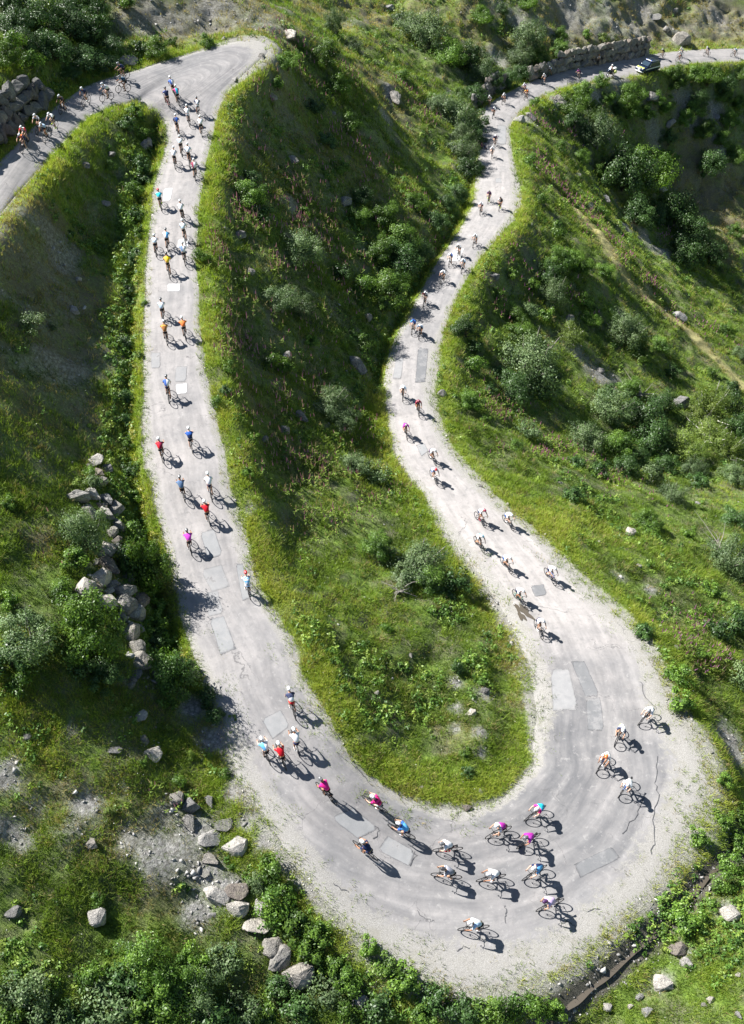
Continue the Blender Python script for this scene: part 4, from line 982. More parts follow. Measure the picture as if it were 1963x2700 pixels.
C1([(190,130,70,'B'),(270,170,80,'B'),(340,250,70,'A'),(430,270,65,'C'),(490,330,65,'B'),(130,95,40,'C'),(480,80,45,'A'),(690,25,35,'A'),(570,50,32,'C'),(700,190,75,'B'),(660,255,50,'B'),(730,255,50,'A'),(830,230,45,'A'),(830,160,35,'A'),(1020,170,26,'D',.8),(940,160,24,'A'),(390,420,35,'A'),(370,520,80,'B'),(440,560,70,'C'),(400,680,65,'B'),(430,760,60,'C'),(300,470,55,'B'),(130,340,30,'A'),(450,620,50,'C'),(400,600,50,'B'),(450,420,50,'C'),(530,380,45,'C'),(600,360,45,'C'),(660,330,40,'C'),(720,320,35,'C'),
 (870,480,55,'A'),(890,540,50,'C'),(970,500,45,'A'),(990,610,85,'B',1.2),(1130,430,58,'A'),(1090,490,38,'A'),(830,660,30,'A'),(720,460,22,'A'),(1190,420,35,'A'),(1110,790,100,'C',1.2),(1220,780,90,'A',1.2),(1160,950,80,'C'),(1260,950,55,'C'),(1340,950,85,'C',1.2),(1420,1050,80,'C',1.2),(1370,1130,75,'C'),(1490,1140,60,'C'),(1350,375,40,'A'),(1480,350,50,'A'),(1560,370,45,'C'),(1575,540,45,'A'),(1480,570,40,'A'),(1380,530,38,'A'),(1600,690,45,'A'),(1620,460,38,'A'),(1500,730,60,'C'),(1610,1030,35,'A'),(820,1030,35,'A'),(820,1150,60,'A'),(890,1140,40,'A'),(740,890,32,'A'),(700,720,35,'A'),(180,890,50,'A'),(60,960,70,'A'),(120,1070,80,'A'),(30,1110,70,'A'),(220,1120,50,'C'),(330,900,40,'C'),(380,860,40,'C'),(280,980,50,'C'),(1440,440,40,'C'),(1310,620,40,'C'),(920,700,34,'A'),(1000,760,30,'A'),(1300,700,50,'A'),(1010,940,30,'A'),(930,420,45,'A'),(1040,440,42,'A'),(1010,370,32,'A'),(1150,500,40,'A'),(1210,510,36,'A'),(1255,440,36,'A'),(1330,330,40,'A'),(1430,330,42,'A'),(1560,430,40,'A'),(1290,480,36,'A'),(1420,490,46,'A'),(1460,590,40,'A'),(1540,620,40,'A'),(1630,330,40,'A'),(560,560,1,'A')][:-1], 982, 0)
C1([(790,140,55,'C',1.4),(800,220,62,'B',1.3),(870,60,45,'A'),(920,90,50,'A'),(620,130,30,'A'),(640,320,45,'A'),(650,380,60,'A'),(700,290,35,'B'),(770,310,40,'A'),(880,385,58,'D',.9),(955,320,40,'A'),(1120,380,82,'B',1.1),(1030,110,40,'A'),(940,240,35,'A'),(440,530,45,'A'),(410,370,58,'C'),(460,450,40,'C'),(680,530,125,'B',1.15),(740,600,85,'C'),(630,620,75,'C'),(430,690,55,'A'),(1050,720,82,'B',1.1),(1140,620,45,'A'),(940,850,80,'B'),(1070,890,80,'A'),(1210,760,105,'C',1.2),(1230,860,85,'C'),(1290,700,60,'C'),(1400,900,90,'D'),(1480,730,95,'D',1.2),(1560,690,65,'C'),(1490,830,85,'D'),(1610,810,60,'C'),(1420,980,50,'B'),(1230,1020,48,'B',1.3),(1330,1090,60,'B'),(1600,1010,60,'B'),(1440,1030,40,'C'),(690,820,50,'B'),(640,880,30,'A'),(890,1100,42,'C'),(1170,930,50,'C'),(1120,980,60,'C'),(1040,640,40,'C'),(560,560,30,'C'),(520,640,30,'C'),(500,760,26,'A'),(1270,440,50,'A'),(1180,470,45,'A'),(1330,560,34,'C'),(700,180,35,'A'),(560,210,26,'A'),(1590,620,30,'C'),(1500,560,30,'A'),(20,1010,52,'B'),(60,200,90,'A'),(130,60,90,'C'),(40,250,40,'A'),(1300,970,50,'C'),(1560,900,60,'D'),(1640,900,50,'C'),(1640,480,40,'B'),(1560,380,40,'A'),(900,950,40,'C'),(1000,990,45,'C')], 982, 650)
C1([(150,350,55,'B'),(235,355,20,'B'),(1240,250,75,'B'),(1330,270,62,'B'),(1200,520,40,'A',1.3),(1270,540,45,'A'),(1450,700,80,'B'),(1530,770,62,'B'),(1480,660,45,'B'),(1580,970,60,'B'),(400,1010,35,'A'),(420,1050,40,'B'),(350,1060,35,'D',.9),(1020,540,28,'A'),(960,690,28,'A'),(1060,160,30,'A'),(1120,850,28,'A'),(1000,640,30,'C'),(1620,430,40,'A'),(1600,180,45,'A'),(1380,420,35,'A'),(1510,130,40,'C'),(1100,1000,30,'A'),(60,1140,40,'A'),(590,80,30,'C'),(570,200,32,'C'),(565,320,34,'A'),(560,430,36,'C'),(570,540,38,'A'),(560,660,36,'C'),(555,760,34,'C'),(565,880,36,'A'),(570,1000,40,'C'),(590,1100,40,'A'),(620,480,18,'A'),(640,250,16,'A')], 0, 650)
C1([(410,570,140,'A',1.25),(130,580,120,'B'),(60,680,80,'C'),(400,140,95,'B',1.6),(340,230,60,'A'),(470,730,85,'C',.9),(370,720,70,'C'),(600,130,50,'A'),(640,230,55,'C'),(660,330,50,'A'),(700,450,45,'A'),(690,530,52,'A'),(740,610,48,'A'),(770,660,40,'A'),(690,600,40,'C'),(745,985,20,'D',1.5),(850,1110,22,'D',1.5),(100,780,60,'A'),(60,420,50,'A'),(270,380,50,'A'),(560,260,30,'C'),(720,250,35,'C'),(800,720,40,'C'),(870,740,40,'A'),(930,840,45,'C'),(950,930,40,'C'),(640,1140,22,'A'),(1040,940,22,'A')], 0, 1330)
C1([(1210,70,60,'A'),(1195,560,42,'C'),(1360,760,52,'A'),(1370,870,58,'A'),(1560,230,90,'B'),(1630,300,60,'B'),(1630,760,62,'B'),(1530,560,50,'C'),(1620,520,60,'C'),(190,250,115,'B',.8),(140,330,50,'B',.7),(250,330,75,'A'),(20,180,70,'A'),(360,360,65,'C'),(60,540,26,'A'),(410,1100,26,'A'),(380,720,30,'C'),(1460,660,36,'A'),(1400,130,36,'A'),(1600,60,60,'C'),(1500,380,45,'A')], 982, 1330)
C1([(650,880,120,'A'),(750,960,130,'A'),(560,970,100,'C'),(480,1070,110,'B'),(630,1110,100,'A'),(880,1000,110,'B'),(1000,870,80,'B'),(950,1130,100,'C'),(1080,1100,100,'B'),(60,1010,90,'B'),(150,1000,80,'B'),(50,1140,90,'A'),(210,1110,90,'B'),(330,1120,80,'C'),(1200,490,62,'A'),(1240,620,85,'A'),(1310,700,80,'A'),(1370,840,80,'A'),(1410,760,65,'A'),(1480,910,70,'A'),(1450,1010,80,'B'),(1340,1080,85,'C'),(1140,540,52,'B'),(1560,960,60,'A'),(440,610,34,'A'),(485,230,30,'D',.9),(810,1070,90,'A'),(1230,1000,60,'C'),(1200,1120,80,'A'),(720,1120,80,'A'),(840,880,70,'A'),(400,960,60,'A'),(1270,560,45,'A'),(1550,1090,70,'A'),(1000,60,25,'A'),(790,90,26,'A'),(1640,820,50,'A')], 0, 2000)
C1([(150,960,80,'A'),(80,900,60,'A'),(300,1060,70,'C'),(430,1090,75,'C'),(560,1090,75,'A'),(700,1070,60,'A'),(800,1100,55,'A'),(220,1110,70,'A'),(30,1080,80,'C'),(1390,720,75,'A'),(1340,680,50,'A'),(1560,550,50,'A'),(1590,470,45,'A'),(1620,360,60,'A'),(1560,270,45,'A'),(1450,340,45,'A'),(420,50,28,'C'),(1550,80,40,'A'),(1290,760,30,'A'),(1500,640,36,'A'),(1640,250,50,'A')], 982, 2000)
shrub(398, 1530, 50, 'A', 2.2); shrub(360, 1500, 40, 'C', 1.6); shrub(480, 1785, 52, 'C', 2.3); shrub(448, 1765, 45, 'A', 1.9)
unique_labels(vitems)

# bare dead branches by the willow on the grassy tongue and in the hollow
def dead(px, py, r, label, seed):
    r_ = np.random.default_rng(seed); p = hit(px, py); s = scale_at(p); a = r / s; paths = []
    for k in range(13):
        an = r_.uniform(0, 6.28); q = np.array([0, 0, 0.0]); pts = [q.copy()]; d = np.array([math.cos(an), math.sin(an), r_.uniform(.1, .6)]) * r_.uniform(.4, 1)
        for j in range(4):
            q = q + d * a * .3; d = d + r_.normal(0, .33, 3); pts.append(q.copy())
        paths.append((pts, [.05, .04, .03, .02, .008]))
    V, f = tubes(paths); o = link('dead_branches', mesh_np('dead_branches', V, f, True), bark_m['B']); o.location = (p.x, p.y, p.z + .25); tag(o, label, 'dead shrub')
dead(1055, 1565, 36, 'bleached bare branches of a dead shrub on the grassy tongue', 1)
dead(1895, 1450, 55, 'tangle of bare stalks in willow beyond the far lane', 2)
dead(1840, 1120, 60, 'pale bare birch limbs sticking out in the hollow', 3)
dead(1690, 1045, 50, 'fallen bleached branches beside the dark trees of the hollow', 4)

# ------------------------------------------------------------------ bicycles and riders
def skin_mesh(name, verts, edges, radii, root=0, sub=1):
    me = bpy.data.meshes.new('sk'); me.from_pydata([tuple(v) for v in verts], edges, [])
    o = bpy.data.objects.new('sk', me); COL.objects.link(o)
    md = o.modifiers.new('s', 'SKIN'); md.use_smooth_shade = True; md.branch_smoothing = .4
    for i, rd in enumerate(radii):
        sv_ = me.skin_vertices[0].data[i]; sv_.radius = (rd, rd) if isinstance(rd, (int, float)) else rd
        sv_.use_root = (i == root)
    sb = o.modifiers.new('u', 'SUBSURF'); sb.levels = sub; sb.render_levels = sub
    dg = bpy.context.evaluated_depsgraph_get(); out = bpy.data.meshes.new_from_object(o.evaluated_get(dg)); out.name = name
    bpy.data.objects.remove(o); bpy.data.meshes.remove(me)
    out.polygons.foreach_set('use_smooth', np.ones(len(out.polygons), bool)); out.materials.clear()
    return out
def join_np(name, base, extra, smooth=True):
    bm = bmesh.new()
    if base is not None: bm.from_mesh(base)
    for V, f in extra:
        vs = [bm.verts.new(v) for v in V]
        for q in f:
            try: fc = bm.faces.new([vs[i] for i in q]); fc.smooth = smooth
            except ValueError: pass
    me = bpy.data.meshes.new(name); bm.to_mesh(me); bm.free(); return me
def ball(c, r, sx=1, sy=1, sz=1, nu=10, nv=7):
    V, f = [], []
    for j in range(nv + 1):
        th = math.pi * j / nv
        for i in range(nu):
            a = 2 * math.pi * i / nu; V.append((c[0] + r * sx * math.sin(th) * math.cos(a), c[1] + r * sy * math.sin(th) * math.sin(a), c[2] + r * sz * math.cos(th)))
    for j in range(nv):
        for i in range(nu): f.append((j * nu + i, (j + 1) * nu + i, (j + 1) * nu + (i + 1) % nu, j * nu + (i + 1) % nu))
    return V, f
def torus(c, R_, r, n=28, m=6):
    V, f = [], []
    for i in range(n):
        a = 2 * math.pi * i / n
        for j in range(m):
            b = 2 * math.pi * j / m; q = R_ + r * math.cos(b); V.append((c[0] + q * math.cos(a), c[1] + r * math.sin(b), c[2] + q * math.sin(a)))
    for i in range(n):
        for j in range(m): f.append((i * m + j, i * m + (j + 1) % m, ((i + 1) % n) * m + (j + 1) % m, ((i + 1) % n) * m + j))
    return V, f
tb = lambda *paths, sides=6: tubes(list(paths), sides)
RUB = plain('black_rubber', (.012, .012, .013), .7); ALU = plain('dark_alloy', (.05, .05, .055), .35, .7); SAD = plain('black_saddle', (.015, .015, .016), .5)
WR = .335
def bike_parts():
    rim = join_np('wheel', None, [torus((0, 0, 0), WR - .045, .013, 28, 4), tb(([(0, -.05, 0), (0, .05, 0)], [.022, .022]))] + [tb(([(0, .02 * (-1) ** k, 0), ((WR - .035) * math.cos(2 * math.pi * k / 14), 0, (WR - .035) * math.sin(2 * math.pi * k / 14))], [.0018, .0018]), sides=3) for k in range(14)])
    tyre = join_np('tyre', None, [torus((0, 0, 0), WR - .019, .0195, 30, 6)])
    BB, ST_, HT, HB = (-.085, 0, .275), (-.225, 0, .80), (.375, 0, .83), (.415, 0, .70)
    RA, FA = (-.5, 0, WR), (.5, 0, WR)
    fr = join_np('frame', None, [tb((p_, r_)) for p_, r_ in [([BB, ST_], [.019, .017]), ([ST_, HT], [.018, .018]), ([BB, HB], [.024, .021]), ([HT, HB], [.021, .023]), ([(-.225, 0, .80), (-.255, 0, .95)], [.014, .013]),
        ([(-.085, .03, .275), (-.5, .06, WR)], [.010, .008]), ([(-.085, -.03, .275), (-.5, -.06, WR)], [.010, .008]), ([(-.215, .012, .765), (-.5, .06, WR)], [.008, .007]), ([(-.215, -.012, .765), (-.5, -.06, WR)], [.008, .007])]])
    fk = join_np('fork', None, [tb(([HB, (.43, .045, .66), (.5, .055, WR)], [.016, .013, .009])), tb(([HB, (.43, -.045, .66), (.5, -.055, WR)], [.016, .013, .009]))])
    hb = join_np('handlebar', None, [tb(([(.365, 0, .86), (.375, 0, .90), (.45, 0, .915)], [.014, .014, .014]))] + [tb(([(.45, 0, .915), (.45, s * .17, .918), (.50, s * .205, .92), (.545, s * .21, .90), (.56, s * .215, .85), (.53, s * .215, .80), (.45, s * .215, .79)], [.013] * 7)) for s in (1, -1)] + [tb(([(.53, s * .21, .915), (.57, s * .21, .95), (.585, s * .21, .97)], [.017, .016, .012])) for s in (1, -1)])
    sd = join_np('saddle', None, [tb(([(-.40, 0, .975), (-.33, 0, .985), (-.22, 0, .975), (-.13, 0, .97)], [.065, .062, .03, .018]), sides=8)])
    for v in sd.vertices: v.co.z = .972 + (v.co.z - .972) * .4
    def crank(ph):
        c, s = math.cos(ph) * .17, math.sin(ph) * .17; V = [torus(BB, .085, .006, 20, 4), tb(([(-.085, -.055, .275), (-.085, .055, .275)], [.02, .02]))]
        for sg in (1, -1):
            e = (-.085 + sg * c, .07 * -sg, .275 + sg * s); V += [tb(([(-.085, .055 * -sg, .275), e], [.011, .009])), tb(([e, (e[0], e[1] - .07 * sg, e[2])], [.014, .014]))]
        return join_np('crankset', None, V)
    return rim, tyre, fr, fk, hb, sd, [crank(p) for p in PH]
PH = [.5, 1.6, 2.7, 3.7]
rimM, tyreM, frM, fkM, hbM, sdM, crM = bike_parts()
for me, mt in ((rimM, ALU), (tyreM, RUB), (fkM, ALU), (hbM, SAD), (sdM, SAD), *[(c, ALU) for c in crM]): me.materials.append(mt)
FRAMEC = {'k': plain('black_frame', (.014, .014, .016), .3), 'w': plain('white_frame', (.6, .6, .6), .3), 'r': plain('red_frame', (.35, .02, .02), .3), 'g': plain('mint_frame', (.18, .50, .40), .3), 'b': plain('blue_frame', (.04, .12, .4), .3), 'n': plain('navy_frame', (.02, .03, .08), .3), 'e': plain('green_frame', (.02, .16, .07), .3)}
frM.materials.append(FRAMEC['k'])
def child(name, me, par, loc=None, mat=None):
    o = bpy.data.objects.new(name, me); COL.objects.link(o); o.parent = par
    if loc: o.location = loc
    if mat is not None: o.material_slots[0].link = 'OBJECT'; o.material_slots[0].material = mat
    return o
def bicycle(M, fc, k):
    r = bpy.data.objects.new('bicycle', None); r.empty_display_size = .2; COL.objects.link(r); r.matrix_world = M
    child('frame', frM, r, mat=FRAMEC[fc]); child('fork', fkM, r); child('handlebar', hbM, r); child('saddle', sdM, r); child('crankset', crM[k], r)
    for x in (-.5, .5):
        w = child('wheel', rimM, r, (x, 0, WR)); child('tyre', tyreM, w)
    return r

SKIN = plain('medium_skin', (.46, .26, .17), .55, var=.06); SKINS = [SKIN, plain('tanned_skin', (.34, .17, .10), .55, var=.06), plain('fair_skin', (.56, .35, .26), .55, var=.06)]  # medium, tanned and fair skin tones, dealt out among the riders
def knee(h, a, L1=.45, L2=.47):
    h, a = np.array(h), np.array(a); d = a - h; D = min(np.linalg.norm(d), L1 + L2 - .005); u = d / np.linalg.norm(d)
    x = (L1 ** 2 - L2 ** 2 + D ** 2) / (2 * D); y = math.sqrt(max(L1 ** 2 - x ** 2, 0)); n = np.array([1, 0, .3]) - u * np.dot(u, [1, 0, .3]); n /= np.linalg.norm(n)
    return h + u * x + n * y
def rider_proto(ph, stand, turn=0.0, drop=0.0):
    P = np.array((-.06, 0, 1.10) if stand else (-.27, 0, 1.02)); up = .05 if stand else 0
    bel = P + [.13, 0, .12]; che = P + [.35, 0, .22 - drop]; nb = che + [.13, 0, .10 - drop * .3]; nk = nb + [.06, 0, .06]; hd = nk + np.array([.085, turn * .04, .075])
    J = {}
    verts = [P, bel, che, nb, nk, hd, hd + [.03, 0, .07]]; rad = [.135, .132, .145, .085, .058, .083, .07]
    edges = [(0, 1), (1, 2), (2, 3), (3, 4), (4, 5), (5, 6)]
    jv, je, jr = [P + [.0, 0, .03], bel, che, nb], [(0, 1), (1, 2), (2, 3)], [.155, .172, .19, .12]
    sv_, se, sr = [P + [.04, 0, .05], P], [(0, 1)], [.152, .165]
    shoes = []; extra = []
    for s in (1, -1):
        sh = che + [.06, s * .19, .04]; ha = np.array([.555, s * .21, .975]); el = (sh + ha) / 2 + np.array([-.05, s * .065, -.05]); 
        wr = ha + (el - ha) * .22 + np.array([0, 0, .005])
        n = len(verts); verts += [sh, el, wr, ha - [.015, 0, -.01]]; rad += [.062, .041, .028, .034]; edges += [(2, n), (n, n + 1), (n + 1, n + 2), (n + 2, n + 3)]
        m = len(jv); jv += [sh, sh * .3 + el * .7]; jr += [.085, .064]; je += [(2, m), (m, m + 1)]
        for k in range(4):      # fingers close round the brake hood
            y0 = s * (.012 + .018); zz = .012 - .017 * k; b_ = ha + np.array([.012 - .012 * k, y0, zz]); ln = (.034, .038, .036, .028)[k]
            extra.append(tb(([b_, b_ + [ln * .8, s * .004, -.004], b_ + [ln, -s * .022, -.010], b_ + [ln * .75, -s * .04, -.014]], [.0095, .009, .0085, .007]), sides=5))
        extra.append(tb(([ha + [-.02, -s * .024, .01], ha + [.015, -s * .036, .004], ha + [.035, -s * .03, -.008]], [.011, .0095, .008]), sides=5))
        hip = P + [.0, s * .085, -.02]; c_, s_ = math.cos(ph) * .17 * -s, math.sin(ph) * .17 * -s
        ped = np.array([-.085 + c_, s * .115, .275 + s_]); ank = ped + [-.085, s * .005, .115]; kn = knee(hip, ank); kn[1] = s * .105
        n = len(verts); verts += [hip, kn, kn * .55 + ank * .45 + np.array([-.02, 0, 0]), ank, ped + [.02, 0, .035]]; rad += [.098, .058, .052, .034, .034]
        edges += [(0, n), (n, n + 1), (n + 1, n + 2), (n + 2, n + 3), (n + 3, n + 4)]
        m = len(sv_); sv_ += [hip, hip * .36 + kn * .64]; sr += [.118, .082]; se += [(1, m), (m, m + 1)]
        shoes.append(join_np('shoe', None, [tb(([ank + [-.02, 0, .03], ank + [-.01, 0, -.04]], [.043, .046]), sides=8), tb(([ped + [-.14, 0, .025], ped + [-.05, 0, .032], ped + [.05, 0, .03], ped + [.12, 0, .02]], [.03, .04, .045, .028]), sides=8)]))
    body = skin_mesh('person', verts, edges, rad)
    fwd = np.array([1, 0, .0])
    extra += [ball(hd + [.098, 0, -.012], .016, 1.2, .8, 1.3, 6, 5), ball(hd + [.08, .033, .012], .011), ball(hd + [.08, -.033, .012], .011), ball(hd + [0, .082, -.005], .02, 1, .4, 1.4, 6, 5), ball(hd + [0, -.082, -.005], .02, 1, .4, 1.4, 6, 5), ball(hd + [.088, 0, -.045], .02, .5, 1.1, .35, 8, 5), ball(hd + [.055, 0, -.072], .03, 1, 1, .8, 8, 5)]
    body = join_np('person', body, extra); body.materials.append(SKIN)
    jer = skin_mesh('jersey', jv, je, jr); sho = skin_mesh('shorts', sv_, se, sr, root=1)
    # helmet: ribbed shell
    V, f, mi = [], [], []
    nu, nv = 20, 7
    for j in range(nv + 1):
        th = (math.pi * .56) * j / nv
        for i in range(nu):
            a = 2 * math.pi * i / nu; rib = 1 - (.07 if (i % 4 == 1) else 0) * math.sin(min(th * 1.4, math.pi)); x, y, z_ = math.sin(th) * math.cos(a), math.sin(th) * math.sin(a), math.cos(th)
            V.append(hd + np.array([.02 + .145 * x * rib - (.02 if x < -.6 else 0), .108 * y * rib, .03 + .108 * z_ * rib + .03 * (x < -.4)]))
    for j in range(nv):
        for i in range(nu): f.append((j * nu + i, (j + 1) * nu + i, (j + 1) * nu + (i + 1) % nu, j * nu + (i + 1) % nu))
    hel = join_np('helmet', None, [(V, f)], True)
    num = join_np('race_number', None, [([P + [-.01 + dx, dy, .150 + dx * .7] for dx, dy in ((0, -.065), (0, .065), (.11, .065), (.11, -.065))], [(0, 1, 2, 3)])], False)
    for me in (jer, sho, hel, num, *shoes): me.materials.append(SKIN)
    return dict(body=body, jersey=jer, shorts=sho, helmet=hel, shoes=shoes, num=num)
PROT = [rider_proto(PH[0], False), rider_proto(PH[1], False, .6, .05), rider_proto(PH[2], False, -.6, -.03), rider_proto(PH[3], True)]
PAL = {'white': (.78, .78, .80), 'grey': (.30, .31, .33), 'lgrey': (.52, .53, .56), 'black': (.016, .016, .018), 'char': (.05, .048, .052), 'navy': (.016, .028, .085), 'blue': (.025, .10, .40), 'sky': (.12, .42, .78), 'pale': (.46, .62, .82), 'steel': (.12, .20, .34), 'teal': (.03, .11, .15), 'turq': (.03, .50, .68),
       'red': (.62, .012, .025), 'burg': (.24, .012, .05), 'pink': (.72, .02, .24), 'mag': (.55, .06, .50), 'purp': (.40, .03, .33), 'dpur': (.07, .02, .09), 'lilac': (.60, .46, .68), 'orange': (.85, .20, .05), 'brown': (.40, .17, .05), 'yellow': (.90, .62, .01), 'lime': (.52, .80, .03), 'gold': (.80, .45, .08)}
_mc = {}
def cloth(a, b=None, kind='plain'):
    k = (a, b, kind)
    if k in _mc: return _mc[k]
    t = NT(f'cloth_{a}_{b or a}'); ca = PAL[a]; cb = PAL[b or a]
    tc = t.n('TexCoord'); sp = t.n('SeparateXYZ'); t.l(tc.outputs['Object'], sp.inputs[0]); x, y = sp.outputs[0], sp.outputs[1]
    wv = t.n('TexNoise'); wv.inputs['Scale'].default_value = 9; t.l(tc.outputs['Object'], wv.inputs['Vector'])
    if kind == 'sides': f = t.ramp(t.math('ABSOLUTE', y), [(.105, 0), (.125, 1)], 'LINEAR')
    elif kind == 'shoulder': f = t.ramp(x, [(.10, 0), (.125, 1)])
    elif kind == 'lower': f = t.ramp(t.math('ADD', x, .3), [(.21, 1), (.235, 0)])
    elif kind == 'half': f = t.ramp(t.math('ADD', y, .5), [(.49, 0), (.51, 1)])
    elif kind == 'stripes': f = t.ramp(t.math('FRACT', t.math('MULTIPLY', x, 16.0)), [(.62, 0), (.66, 1)], 'LINEAR')
    elif kind == 'band': f = t.ramp(t.math('ABSOLUTE', t.math('SUBTRACT', x, .06)), [(.03, 1), (.04, 0)])
    elif kind == 'blots': f = t.ramp(wv.outputs['Fac'], [(.5, 0), (.53, 1)])
    else: f = 0.0
    c = t.mix(f, ca, cb); c = t.mix(t.ramp(wv.outputs['Fac'], [(.3, .16), (.7, 0)]), c, tuple(v * .55 for v in ca))
    t.color(c); t.b.inputs['Roughness'].default_value = .7; _mc[k] = t.m; return t.m
def helm(a, b='black'):
    k = ('helm', a, b)
    if k not in _mc:
        t = NT(f'helmet_{a}'); tc = t.n('TexCoord'); w = t.n('TexWave'); w.inputs['Scale'].default_value = 9; w.bands_direction = 'Y'; t.l(tc.outputs['Object'], w.inputs['Vector'])
        t.color(t.mix(t.ramp(w.outputs['Fac'], [(.80, 0), (.88, .85)]), PAL[a], PAL[b])); t.b.inputs['Roughness'].default_value = .3; t.b.inputs['Specular IOR Level'].default_value = .5; _mc[k] = t.m
    return _mc[k]
t = NT('race_number_cloth'); tc = t.n('TexCoord'); sp = t.n('SeparateXYZ'); t.l(tc.outputs['Object'], sp.inputs[0])
t.color(t.mix(t.ramp(t.math('ABSOLUTE', sp.outputs[1]), [(.028, 1), (.034, 0)]), (.80, .62, .02), (.75, .72, .35))); NUM = t.m

